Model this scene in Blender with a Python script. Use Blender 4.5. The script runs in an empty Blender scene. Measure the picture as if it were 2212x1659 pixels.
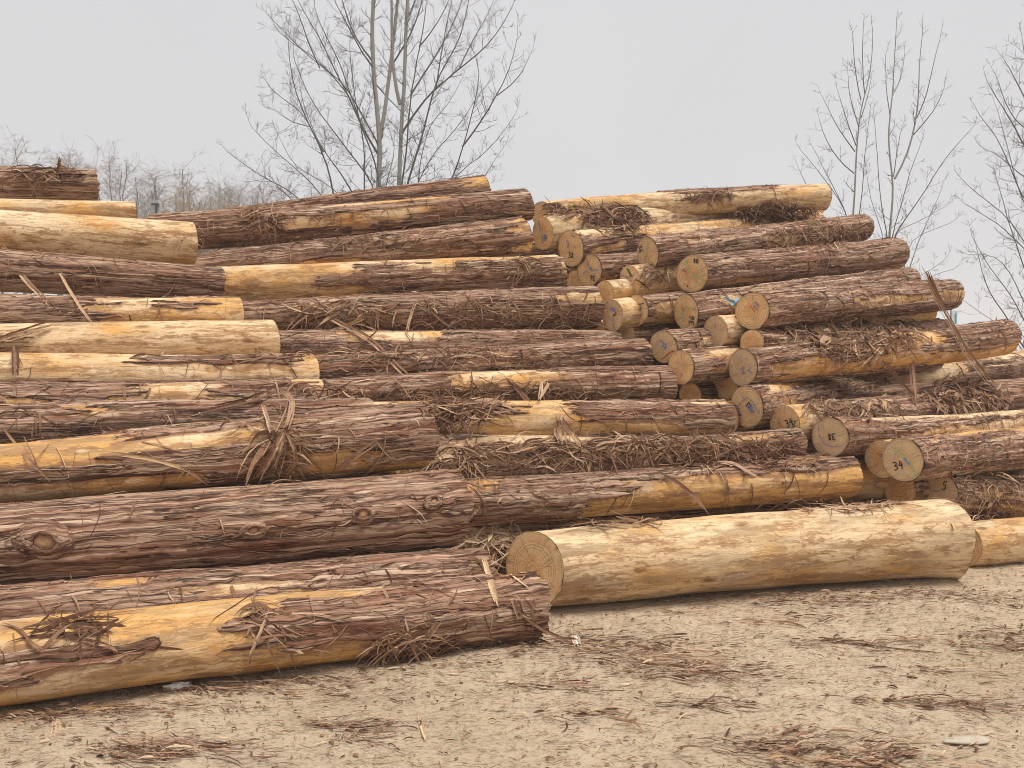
import bpy, math, random
import numpy as np
from mathutils import Vector, Matrix

# ------------------------------------------------------------------ camera, sky, sun, exposure
SC = bpy.context.scene
COL = SC.collection
W0, H0, FPX = 2212.0, 1659.0, 1580.0          # measuring grid of the photograph
CAMZ = 1.5
cam = bpy.data.cameras.new("camera"); cam.sensor_width = 36.0
cam.lens = FPX / W0 * 36.0; cam.clip_start = 0.05; cam.clip_end = 3000
co = bpy.data.objects.new("camera", cam); COL.objects.link(co)
co.location = (0, 0, CAMZ); co.rotation_euler = (math.radians(90), 0, 0)
SC.camera = co

SUN_DIR = Vector((0.24, -0.16, 0.95)).normalized()      # towards the sun
wd = bpy.data.worlds.new("World"); SC.world = wd; wd.use_nodes = True
wn = wd.node_tree; wn.nodes.clear()
wo = wn.nodes.new("ShaderNodeOutputWorld"); bg = wn.nodes.new("ShaderNodeBackground")
sky = wn.nodes.new("ShaderNodeTexSky"); sky.sky_type = 'NISHITA'; sky.sun_disc = False
sky.sun_elevation = math.asin(SUN_DIR.z); sky.sun_rotation = math.atan2(SUN_DIR.x, SUN_DIR.y)
sky.dust_density = 4.0; sky.air_density = 1.0
mixw = wn.nodes.new("ShaderNodeMix"); mixw.data_type = 'RGBA'
mixw.inputs[0].default_value = 0.99                       # closed cloud cover
cl = wn.nodes.new("ShaderNodeTexNoise"); cl.inputs['Scale'].default_value = 1.6; cl.inputs['Detail'].default_value = 3
tcw = wn.nodes.new("ShaderNodeTexCoord")
cr = wn.nodes.new("ShaderNodeValToRGB")
cr.color_ramp.elements[0].position = 0.3; cr.color_ramp.elements[0].color = (0.645, 0.648, 0.652, 1)
cr.color_ramp.elements[1].position = 0.7; cr.color_ramp.elements[1].color = (0.705, 0.705, 0.705, 1)
sc10 = wn.nodes.new("ShaderNodeMix"); sc10.data_type = 'RGBA'; sc10.blend_type = 'MULTIPLY'
sc10.inputs[0].default_value = 1.0; sc10.inputs[7].default_value = (2.90, 2.88, 2.95, 1)
wn.links.new(tcw.outputs['Generated'], cl.inputs['Vector'])
wn.links.new(cl.outputs['Fac'], cr.inputs['Fac'])
wn.links.new(cr.outputs['Color'], sc10.inputs[6])
wn.links.new(sky.outputs['Color'], mixw.inputs[6]); wn.links.new(sc10.outputs[2], mixw.inputs[7])
wn.links.new(mixw.outputs[2], bg.inputs['Color']); bg.inputs['Strength'].default_value = 0.13
wn.links.new(bg.outputs[0], wo.inputs['Surface'])

sun = bpy.data.lights.new("sun", 'SUN'); sun.energy = 1.5; sun.angle = math.radians(28); sun.color = (1.0, 0.945, 0.86)
so = bpy.data.objects.new("sun", sun); COL.objects.link(so)
so.rotation_euler = (-SUN_DIR).to_track_quat('-Z', 'Y').to_euler(); so.location = (5, -5, 20)
SC.view_settings.view_transform = 'Standard'; SC.view_settings.look = 'None'
SC.view_settings.exposure = 1.4; SC.view_settings.gamma = 1.0
SC.cycles.use_denoising = True; SC.cycles.filter_width = 1.0
SC.cycles.max_bounces = 6; SC.cycles.diffuse_bounces = 4

RNG = np.random.default_rng(7)
random.seed(7)

def P(x, y, d):
    """pixel of the measuring grid + distance -> world point"""
    return np.array([(x - W0 / 2) / FPX * d, d, CAMZ + (H0 / 2 - y) / FPX * d])

# ------------------------------------------------------------------ noise
_perm = RNG.permutation(256).astype(np.int32); _perm = np.concatenate([_perm, _perm, _perm[:4]])
_vals = RNG.random(256).astype(np.float32)
def vn(x, y, z, seed=0):
    x = np.asarray(x, np.float32) + seed * 17.37; y = np.asarray(y, np.float32) + seed * 5.11; z = np.asarray(z, np.float32) + seed * 9.73
    xi = np.floor(x).astype(np.int32); yi = np.floor(y).astype(np.int32); zi = np.floor(z).astype(np.int32)
    fx = x - xi; fy = y - yi; fz = z - zi
    fx = fx * fx * (3 - 2 * fx); fy = fy * fy * (3 - 2 * fy); fz = fz * fz * (3 - 2 * fz)
    xi &= 255; yi &= 255; zi &= 255
    x1 = (xi + 1) & 255; y1 = (yi + 1) & 255; z1 = (zi + 1) & 255
    def h(a, b, c): return _vals[_perm[_perm[_perm[a] + b] + c]]
    def lx(b, c): return h(xi, b, c) * (1 - fx) + h(x1, b, c) * fx
    return (lx(yi, zi) * (1 - fy) + lx(y1, zi) * fy) * (1 - fz) + (lx(yi, z1) * (1 - fy) + lx(y1, z1) * fy) * fz
def fbm(x, y, z, o=3, seed=0):
    s = 0; a = 0.5; t = 0
    for i in range(o):
        s = s + a * vn(x * 2 ** i, y * 2 ** i, z * 2 ** i, seed + i); t += a; a *= 0.5
    return s / t

# ------------------------------------------------------------------ mesh helpers
def mesh_obj(name, V, F, mat, parent=None, smooth=True, attrs=None):
    """V (n,3), F (m,k) or list of such arrays -> linked object"""
    me = bpy.data.meshes.new(name)
    if not isinstance(F, list): F = [F]
    F = [np.asarray(f, np.int32) for f in F if len(f)]
    V = np.asarray(V, np.float32)
    me.vertices.add(len(V)); me.vertices.foreach_set("co", V.ravel())
    nl = sum(f.size for f in F); npol = sum(len(f) for f in F)
    me.loops.add(nl); me.polygons.add(npol)
    me.loops.foreach_set("vertex_index", np.concatenate([f.ravel() for f in F]))
    tot = np.concatenate([np.full(len(f), f.shape[1], np.int32) for f in F])
    st = np.concatenate([[0], np.cumsum(tot)[:-1]]).astype(np.int32)
    me.polygons.foreach_set("loop_start", st)
    me.polygons.foreach_set("use_smooth", np.full(npol, smooth, dtype=bool))
    for k, a in (attrs or {}).items():
        at = me.attributes.new(k, 'FLOAT', 'POINT'); at.data.foreach_set("value", np.asarray(a, np.float32))
    me.update(calc_edges=True); me.validate()
    for m in (mat if isinstance(mat, list) else [mat]): me.materials.append(m)
    o = bpy.data.objects.new(name, me); COL.objects.link(o)
    if parent is not None: o.parent = parent
    return o

def tag(o, label=None, cat=None, group=None, kind=None):
    if label: o["label"] = label
    if cat: o["category"] = cat
    if group: o["group"] = group
    if kind: o["kind"] = kind
    return o

def empty(name, M):
    o = bpy.data.objects.new(name, None); o.empty_display_size = 0.1
    COL.objects.link(o); o.matrix_world = M; return o

def grid_faces(nu, nv, wrap_v=False):
    i = np.arange(nu - 1)[:, None]; j = np.arange(nv if wrap_v else nv - 1)[None, :]
    j2 = (j + 1) % nv
    a = i * nv + j; b = (i + 1) * nv + j; c = (i + 1) * nv + j2; d = i * nv + j2
    return np.stack([a, b, c, d], -1).reshape(-1, 4)

def ribbons(C, S):
    """C (N,K,3) centre lines, S (N,K,3) half-width vectors -> verts, faces (thin three-sided strips)"""
    N, K, _ = C.shape
    T = np.gradient(C, axis=1); Nn = np.cross(T, S)
    Nn /= np.linalg.norm(Nn, axis=-1, keepdims=True) + 1e-9
    th = np.linalg.norm(S, axis=-1, keepdims=True) * 0.45
    V = np.stack([C - S, C + Nn * th, C + S], 2).reshape(-1, 3)      # three verts per station: a shallow fold
    base = (np.arange(N)[:, None] * K + np.arange(K - 1)[None, :]) * 3
    a = base.reshape(-1)
    F = np.concatenate([np.stack([a, a + 1, a + 4, a + 3], 1), np.stack([a + 1, a + 2, a + 5, a + 4], 1),
                        np.stack([a + 2, a, a + 3, a + 5], 1)])
    return V, F

# ------------------------------------------------------------------ materials
class NT:
    def __init__(self, name):
        self.m = bpy.data.materials.new(name); self.m.use_nodes = True
        self.t = self.m.node_tree; self.bsdf = self.t.nodes['Principled BSDF']
        self.bsdf.inputs['Roughness'].default_value = 0.9
        self.bsdf.inputs['Specular IOR Level'].default_value = 0.2
    def n(self, t, **k):
        nd = self.t.nodes.new(t)
        for a, b in k.items(): setattr(nd, a, b)
        return nd
    def l(self, a, b): self.t.links.new(a, b)
    def val(self, inp, v):
        if isinstance(v, (int, float, tuple)): inp.default_value = v
        else: self.l(v, inp)
    def coord(self, rnd=True):
        c = self.n('ShaderNodeTexCoord').outputs['Object']
        if not rnd: return c
        oi = self.n('ShaderNodeObjectInfo').outputs['Random']
        return self.vmath('ADD', c, self.vmath('SCALE', (3.1, 1.7, 2.3), None, self.math('MULTIPLY', oi, 37.0)))
    def math(self, op, a, b=0.0, c=0.0, clamp=False):
        nd = self.n('ShaderNodeMath', operation=op); nd.use_clamp = clamp
        self.val(nd.inputs[0], a); self.val(nd.inputs[1], b); self.val(nd.inputs[2], c); return nd.outputs[0]
    def vmath(self, op, a, b=None, s=None):
        nd = self.n('ShaderNodeVectorMath', operation=op)
        self.val(nd.inputs[0], a)
        if b is not None: self.val(nd.inputs[1], b)
        if s is not None: self.val(nd.inputs['Scale'], s)
        return nd.outputs['Value'] if op == 'LENGTH' else nd.outputs['Vector']
    def noise(self, v, scale=1.0, detail=3.0, rough=0.55, dist=0.0):
        nd = self.n('ShaderNodeTexNoise'); self.l(v, nd.inputs['Vector'])
        nd.inputs['Scale'].default_value = scale; nd.inputs['Detail'].default_value = detail
        nd.inputs['Roughness'].default_value = rough; nd.inputs['Distortion'].default_value = dist
        return nd.outputs['Fac']
    def ramp(self, f, pts, mode='LINEAR'):
        nd = self.n('ShaderNodeValToRGB'); r = nd.color_ramp; r.interpolation = mode
        while len(r.elements) < len(pts): r.elements.new(0.5)
        for e, (p, c) in zip(r.elements, pts):
            e.position = p; e.color = (c, c, c, 1) if isinstance(c, (int, float)) else (*c, 1)
        self.l(f, nd.inputs['Fac']); return nd.outputs['Color']
    def mix(self, f, a, b, mode='MIX'):
        nd = self.n('ShaderNodeMix', data_type='RGBA', blend_type=mode)
        self.val(nd.inputs[0], f)
        for i, v in ((6, a), (7, b)):
            if isinstance(v, tuple): nd.inputs[i].default_value = (*v, 1) if len(v) == 3 else v
            else: self.l(v, nd.inputs[i])
        return nd.outputs[2]
    def bump(self, h, strength=0.5, dist=0.01):
        nd = self.n('ShaderNodeBump'); nd.inputs['Strength'].default_value = strength
        nd.inputs['Distance'].default_value = dist; self.l(h, nd.inputs['Height'])
        self.l(nd.outputs[0], self.bsdf.inputs['Normal'])
    def col(self, c): self.val(self.bsdf.inputs['Base Color'], (*c, 1) if isinstance(c, tuple) else c)

def mat_bark():
    k = NT("bark"); p = k.coord()
    w = k.n('ShaderNodeTexNoise'); k.l(k.vmath('MULTIPLY', p, (1.1, 2.6, 2.6)), w.inputs['Vector']); w.inputs['Detail'].default_value = 1.5
    warp = k.vmath('MULTIPLY', k.vmath('SUBTRACT', w.outputs['Color'], (.5, .5, .5)), (0.0, .050, .050))
    q = k.vmath('ADD', p, warp)
    strip = k.noise(k.vmath('MULTIPLY', q, (.50, 15, 15)), 1, 4, .55)
    fine = k.noise(k.vmath('MULTIPLY', q, (1.3, 44, 44)), 1, 4, .62)
    fine2 = k.noise(k.vmath('MULTIPLY', k.vmath('ADD', q, (4.4, 1.9, 6.1)), (5, 40, 40)), 1, 4, .65)
    mid = k.noise(k.vmath('MULTIPLY', q, (.65, 22, 22)), 1, 3.5, .55)
    low = k.noise(k.vmath('MULTIPLY', p, (1, 1.6, 1.6)), 2.4, 4, .6)
    low2 = k.noise(k.vmath('MULTIPLY', k.vmath('ADD', p, (9.1, 3.3, 1.2)), (.35, 3.2, 3.2)), 4.0, 4, .6)
    gate = k.ramp(k.noise(k.vmath('MULTIPLY', p, (3.2, 7, 7)), 1, 3, .6), [(.36, .25), (.54, 1.0)])
    crack = k.math('MULTIPLY', gate, k.ramp(k.math('ABSOLUTE', k.math('SUBTRACT', mid, .5)), [(0.0, 1.0), (.016, .8), (.042, 0.0)]))
    mid2 = k.noise(k.vmath('MULTIPLY', k.vmath('ADD', q, (2.2, 7.1, 3.9)), (1.1, 38, 38)), 1, 2, .5)
    gate2 = k.ramp(low2, [(.40, .15), (.55, 1.0)])
    crackb = k.math('MULTIPLY', gate2, k.ramp(k.math('ABSOLUTE', k.math('SUBTRACT', mid2, .5)), [(0.0, .9), (.03, .5), (.07, 0.0)]))
    crack2 = k.ramp(strip, [(.31, 1.0), (.38, 0.0)])
    oir = k.n('ShaderNodeObjectInfo').outputs['Random']
    c = k.mix(k.ramp(low, [(.35, 0.0), (.65, 1.0)]), (.225, .108, .064), (.355, .205, .138))
    c = k.mix(k.math('MULTIPLY', oir, .45), c, (.37, .235, .165))
    c = k.mix(k.ramp(low2, [(.5, 0.0), (.64, .85)]), c, (.46, .32, .225))
    c = k.mix(k.ramp(low2, [(.34, .85), (.46, 0.0)]), c, (.19, .070, .034))
    c = k.mix(k.ramp(strip, [(.52, 0.0), (.66, .75)]), c, (.50, .345, .24))
    c = k.mix(k.ramp(fine, [(.36, .8), (.47, 0.0)]), c, (.085, .036, .023))
    c = k.mix(k.ramp(fine, [(.54, 0.0), (.66, .85)]), c, (.61, .45, .33))
    c = k.mix(k.ramp(fine2, [(.64, 0.0), (.72, .3)]), c, (.060, .027, .017))
    c = k.mix(k.math('MULTIPLY', crackb, .8), c, (.050, .021, .014))
    c = k.mix(k.math('MULTIPLY', crack, .95), c, (.032, .014, .009))
    c = k.mix(k.math('MULTIPLY', crack2, .8), c, (.040, .017, .011))
    k.col(c); k.bsdf.inputs['Roughness'].default_value = .95
    h = k.math('ADD', k.math('MULTIPLY', strip, 1.0), k.math('MULTIPLY', fine, .4))
    h = k.math('SUBTRACT', h, k.math('MULTIPLY', crack, .30))
    h = k.math('SUBTRACT', h, k.math('MULTIPLY', fine2, .25))
    k.bump(h, .85, .024)
    return k.m

def mat_wood():
    k = NT("peeled_wood"); p = k.coord()
    warm = k.n('ShaderNodeAttribute', attribute_type='OBJECT', attribute_name='warm').outputs['Fac']
    w = k.n('ShaderNodeTexNoise'); k.l(k.vmath('MULTIPLY', p, (1.5, 5, 5)), w.inputs['Vector']); w.inputs['Detail'].default_value = 2
    q = k.vmath('ADD', p, k.vmath('MULTIPLY', k.vmath('SUBTRACT', w.outputs['Color'], (.5, .5, .5)), (0, .05, .05)))
    st = k.noise(k.vmath('MULTIPLY', q, (1.2, 12, 12)), 1, 6, .66)
    fib = k.noise(k.vmath('MULTIPLY', q, (4, 46, 46)), 1, 4, .6)
    blot = k.noise(k.vmath('MULTIPLY', q, (1.7, 8, 8)), 1, 6, .68)
    blot2 = k.noise(k.vmath('MULTIPLY', k.vmath('ADD', q, (4.2, 8.8, 1.1)), (2.4, 13, 13)), 1, 7, .72)
    patch = k.noise(k.vmath('MULTIPLY', p, (1.2, 3, 3)), 1, 3, .5)
    c = k.mix(k.ramp(patch, [(.38, 0.0), (.62, 1.0)]), (.77, .58, .37), (.65, .45, .245))
    om = k.math('ADD', k.math('MULTIPLY', warm, .36), k.math('SUBTRACT', patch, .60))
    c = k.mix(k.ramp(om, [(.0, 0.0), (.14, .85)]), c, (.64, .32, .075))
    c = k.mix(k.ramp(st, [(.40, .85), (.46, 0.0)]), c, (.36, .19, .075))
    c = k.mix(k.ramp(st, [(.55, 0.0), (.72, .6)]), c, (.78, .61, .38))
    c = k.mix(k.ramp(blot2, [(.535, 0.0), (.585, .8)]), c, (.30, .145, .055))
    c = k.mix(k.ramp(blot, [(.62, 0.0), (.69, .65)]), c, (.23, .125, .06))
    grey = k.noise(k.vmath('MULTIPLY', k.vmath('ADD', p, (1.2, 7.7, 5.1)), (1.6, 3.5, 3.5)), 1, 5, .6)
    c = k.mix(k.ramp(grey, [(.58, 0.0), (.72, .55)]), c, (.38, .34, .29))
    c = k.mix(k.ramp(fib, [(.34, .6), (.5, 0.0)]), c, (.30, .18, .09))
    spk = k.noise(k.vmath('MULTIPLY', q, (7, 22, 22)), 1, 6, .75)
    c = k.mix(k.ramp(spk, [(.56, 0.0), (.61, .75)]), c, (.26, .135, .06))
    c = k.mix(k.ramp(spk, [(.37, .6), (.43, 0.0)]), c, (.86, .68, .44))
    crs = k.noise(k.vmath('MULTIPLY', k.vmath('ADD', p, (7.7, 2.1, 4.4)), (55, 5, 5)), 1, 4, .7)
    crg = k.ramp(k.noise(p, 2.2, 4, .6), [(.48, 0.0), (.62, 1.0)])
    c = k.mix(k.math('MULTIPLY', crg, k.ramp(crs, [(.58, 0.0), (.68, .55)])), c, (.36, .21, .10))
    vo = k.n('ShaderNodeTexVoronoi'); k.l(k.vmath('MULTIPLY', p, (2.0, 5.2, 5.2)), vo.inputs['Vector']); vo.inputs['Scale'].default_value = 1.0
    kd = k.math('ADD', vo.outputs['Distance'], k.math('MULTIPLY', k.math('SUBTRACT', spk, .5), .12))
    c = k.mix(k.ramp(kd, [(.05, .9), (.10, .45), (.16, 0.0)]), c, (.16, .075, .035))
    dirt = k.n('ShaderNodeAttribute', attribute_type='OBJECT', attribute_name='dirt').outputs['Fac']
    dn = k.noise(k.vmath('MULTIPLY', k.vmath('ADD', q, (5.5, 2.9, 7.4)), (1.4, 9, 9)), 1, 6, .7)
    c = k.mix(k.math('MULTIPLY', dirt, k.ramp(dn, [(.47, .12), (.60, .9)])), c, k.mix(dn, (.46, .34, .20), (.24, .165, .095)))
    edge = k.n('ShaderNodeAttribute', attribute_name='edge').outputs['Fac']
    ef = k.math('ADD', k.math('MULTIPLY', edge, .8), k.math('ADD', k.math('MULTIPLY', k.math('SUBTRACT', blot2, .5), 2.4), k.math('MULTIPLY', k.math('SUBTRACT', st, .5), 2.6)))
    c = k.mix(k.ramp(ef, [(.45, 0.0), (.75, .8)]), c, (.30, .155, .085))
    k.col(c); k.bsdf.inputs['Roughness'].default_value = .7
    h = k.math('ADD', k.math('MULTIPLY', fib, .5), k.math('MULTIPLY', blot2, .8))
    h = k.math('ADD', h, st)
    h = k.math('ADD', h, k.math('MULTIPLY', spk, .7))
    k.bump(h, .7, .011)
    return k.m

def mat_cut():
    k = NT("cut_face"); p0 = k.coord(False); p = k.coord()
    rim = k.n('ShaderNodeAttribute', attribute_name='rim').outputs['Fac']
    warm = k.n('ShaderNodeAttribute', attribute_type='OBJECT', attribute_name='warm').outputs['Fac']
    yz = k.vmath('MULTIPLY', p0, (0, 1, 1))
    nz = k.n('ShaderNodeTexNoise'); k.l(k.vmath('MULTIPLY', p, (1, 1, 1)), nz.inputs['Vector']); nz.inputs['Scale'].default_value = 7
    yzw = k.vmath('ADD', yz, k.vmath('SCALE', k.vmath('SUBTRACT', nz.outputs['Color'], (.5, .5, .5)), None, .06))
    r = k.vmath('LENGTH', yzw)
    ringn = k.n('ShaderNodeTexNoise', noise_dimensions='1D'); k.l(k.math('MULTIPLY', r, 90.0), ringn.inputs['W'])
    ringn.inputs['Scale'].default_value = 1.0; ringn.inputs['Detail'].default_value = 3
    ring = ringn.outputs['Fac']
    saw = k.noise(k.vmath('MULTIPLY', k.vmath('ADD', p, k.vmath('SCALE', p, None, .3)), (1, 8, 130)), 1, 3, .6)
    rn = k.n('ShaderNodeVectorRotate', rotation_type='X_AXIS'); k.l(p, rn.inputs['Vector']); rn.inputs['Angle'].default_value = .5
    saw2 = k.noise(k.vmath('MULTIPLY', rn.outputs[0], (1, 5, 70)), 1, 3, .6)
    blot = k.noise(p, 9, 5, .65)
    heart = k.ramp(k.math('ADD', k.math('MULTIPLY', r, 5.5), k.math('MULTIPLY', k.math('SUBTRACT', blot, .5), .35)), [(.40, 1.0), (.62, 0.0)])
    c = k.mix(k.ramp(blot, [(.3, 0.0), (.7, 1.0)]), (.76, .47, .22), (.90, .61, .32))
    c = k.mix(k.math('MULTIPLY', heart, k.math('ADD', .28, k.math('MULTIPLY', warm, .5))), c, (.76, .385, .14))
    c = k.mix(k.ramp(ring, [(.36, .55), (.5, 0.0)]), c, (.33, .19, .085))
    c = k.mix(k.ramp(saw, [(.55, 0.0), (.7, .45)]), c, (.68, .55, .36))
    c = k.mix(k.ramp(saw2, [(.30, .45), (.42, 0.0)]), c, (.28, .185, .10))
    dirt = k.noise(k.vmath('ADD', p, (3.3, 1.1, 8.2)), 5, 5, .7)
    c = k.mix(k.ramp(dirt, [(.55, 0.0), (.72, .6)]), c, (.30, .235, .165))
    rad = k.n('ShaderNodeTexNoise', noise_dimensions='2D')
    sep = k.n('ShaderNodeSeparateXYZ'); k.l(yzw, sep.inputs[0]); ang = k.math('ARCTAN2', sep.outputs[2], sep.outputs[1])
    cmb = k.n('ShaderNodeCombineXYZ'); k.l(k.math('MULTIPLY', ang, 9.0), cmb.inputs[0]); k.l(k.math('MULTIPLY', r, 6.0), cmb.inputs[1])
    k.l(cmb.outputs[0], rad.inputs['Vector']); rad.inputs['Scale'].default_value = 1.0; rad.inputs['Detail'].default_value = 3
    c = k.mix(k.ramp(rad.outputs['Fac'], [(.62, 0.0), (.70, .6)]), c, (.26, .15, .075))
    rnd_ = k.n('ShaderNodeObjectInfo').outputs['Random']
    c = k.mix(k.math('MULTIPLY', k.math('MULTIPLY', rnd_, rnd_), .5), c, k.mix(blot, (.34, .27, .19), (.54, .44, .31)))
    c = k.mix(k.ramp(rim, [(.2, 0.0), (.5, .25), (.9, .85)]), c, (.10, .06, .04))
    k.col(c)
    k.bump(k.math('ADD', saw, k.math('MULTIPLY', saw2, .8)), .5, .006)
    return k.m

def mat_fibre(name="bark_fibre", dark=(.075, .034, .020), mid=(.25, .138, .082), light=(.62, .46, .29)):
    k = NT(name); p = k.coord()
    tone = k.n('ShaderNodeAttribute', attribute_name='tone').outputs['Fac']
    n = k.noise(p, 60, 3, .6)
    f = k.math('ADD', tone, k.math('MULTIPLY', k.math('SUBTRACT', n, .5), .5))
    k.col(k.ramp(f, [(0.0, dark), (.38, mid), (.66, (.43, .28, .175)), (1.0, light)]))
    return k.m

def mat_plain(name, col, var=.25, scale=30, rough=.85, spec=.2):
    k = NT(name); p = k.coord()
    n = k.noise(p, scale, 4, .6)
    d = tuple(x * (1 - var) for x in col); b = tuple(min(1, x * (1 + var)) for x in col)
    k.col(k.mix(n, d, b)); k.bsdf.inputs['Roughness'].default_value = rough
    k.bsdf.inputs['Specular IOR Level'].default_value = spec
    k.bump(n, .3, .004)
    return k.m

def mat_ground():
    k = NT("packed_dirt"); p = k.n('ShaderNodeTexCoord').outputs['Object']
    low = k.noise(p, .9, 5, .6); mid = k.noise(p, 6, 5, .65)
    q = k.vmath('MULTIPLY', p, (1, 1.6, 1))
    fine = k.noise(q, 38, 6, .72)
    rt = k.n('ShaderNodeVectorRotate', rotation_type='Z_AXIS'); k.l(p, rt.inputs['Vector']); rt.inputs['Angle'].default_value = -.22
    fibr = k.noise(k.vmath('MULTIPLY', rt.outputs[0], (7, 34, 1)), 1, 5, .7)
    chip = k.noise(k.vmath('MULTIPLY', rt.outputs[0], (34, 90, 1)), 1, 3, .6)
    c = k.mix(k.ramp(low, [(.35, 0.0), (.65, 1.0)]), (.58, .445, .305), (.71, .56, .40))
    c = k.mix(k.ramp(mid, [(.5, 0.0), (.72, .5)]), c, (.36, .275, .195))
    c = k.mix(k.ramp(fine, [(.52, 0.0), (.66, .75)]), c, (.25, .175, .115))
    c = k.mix(k.ramp(fine, [(.30, .7), (.46, 0.0)]), c, (.66, .54, .42))
    c = k.mix(k.ramp(fibr, [(.54, 0.0), (.66, .65)]), c, (.25, .170, .11))
    c = k.mix(k.ramp(fibr, [(.32, .5), (.44, 0.0)]), c, (.62, .51, .40))
    c = k.mix(k.ramp(chip, [(.63, 0.0), (.70, .7)]), c, (.15, .085, .055))
    c = k.mix(k.ramp(chip, [(.27, .7), (.34, 0.0)]), c, (.66, .55, .42))
    k.col(c); k.bsdf.inputs['Roughness'].default_value = 1.0
    h = k.math('ADD', k.math('MULTIPLY', mid, 1.5), k.math('ADD', fine, k.math('MULTIPLY', fibr, .8)))
    k.bump(h, .9, .03)
    return k.m

M_BARK = mat_bark(); M_WOOD = mat_wood(); M_CUT = mat_cut(); M_FIB = mat_fibre(); M_GROUND = mat_ground()
M_TAN = mat_fibre("split_wood", (.24, .13, .06), (.50, .33, .165), (.70, .53, .31))
M_INK = mat_plain("black_ink", (.055, .045, .038), .5)
M_BLUE = mat_plain("blue_chalk", (.22, .25, .42), .35, 90); M_SKYBLUE = mat_plain("light_blue_paint", (.20, .42, .62), .3, 60)
M_WHITE = mat_plain("white_chalk", (.58, .55, .49), .3, 90); M_GREEN = mat_plain("green_chalk", (.34, .52, .25), .3, 90)
M_RED = mat_plain("red_chalk", (.50, .10, .07), .3, 90); M_DGREEN = mat_plain("dark_green_chalk", (.05, .19, .08), .3, 90)
INKS = dict(k=M_INK, b=M_BLUE, w=M_WHITE, g=M_GREEN, r=M_RED, d=M_DGREEN)

# ------------------------------------------------------------------ logs
LOGS = []          # for surface lookup: (A, u, L, ra, rb, root, Minv)

def solve(xl, dl, xr, th):
    k = (xr - W0 / 2) / FPX; Xl = (xl - W0 / 2) / FPX * dl
    t = (k * dl - Xl) / (math.cos(th) - k * math.sin(th))
    return dl + t * math.sin(th), t
def solve_L(xl, dl, xr, L):
    best = None
    for a in np.linspace(-20, 62, 329):
        d, t = solve(xl, dl, xr, math.radians(a))
        e = abs(t - L)
        if t > 0 and (best is None or e < best[0]): best = (e, d)
    return best[1]

GLYPH = {'3': [[(.1, .9), (.5, 1), (.85, .8), (.6, .55), (.35, .5)], [(.35, .5), (.75, .45), (.9, .2), (.5, 0), (.1, .08)]],
         '4': [[(.55, 1), (.1, .45), (.9, .5)], [(.7, .8), (.6, 0)]],
         '6': [[(.7, 1), (.25, .6), (.15, .2), (.45, 0), (.8, .2), (.65, .45), (.25, .35)]],
         '8': [[(.75, .8), (.45, 1), (.2, .8), (.45, .55), (.8, .25), (.5, 0), (.2, .2), (.5, .55), (.75, .8)]],
         '0': [[(.5, 1), (.15, .6), (.2, .15), (.5, 0), (.85, .3), (.8, .8), (.5, 1)]],
         '2': [[(.1, .8), (.45, 1), (.8, .75), (.2, .05), (.85, .05)]],
         '5': [[(.8, 1), (.3, .95), (.25, .6), (.7, .55), (.8, .25), (.5, 0), (.15, .1)]],
         '7': [[(.1, .95), (.8, 1), (.4, 0)]]}
def number(txt, cx, cy, h, rot=0.0):
    out = []; w = h * .62; r = math.radians(rot); tot = len(txt) * w * 1.12
    for i, ch in enumerate(txt):
        for st in GLYPH[ch]:
            pts = []
            for (a, b) in st:
                x = -tot / 2 + i * w * 1.12 + a * w; y = (b - .5) * h
                pts.append((cx + x * math.cos(r) - y * math.sin(r), cy + x * math.sin(r) + y * math.cos(r)))
            out.append(('k', .05, pts))
    return out

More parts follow.
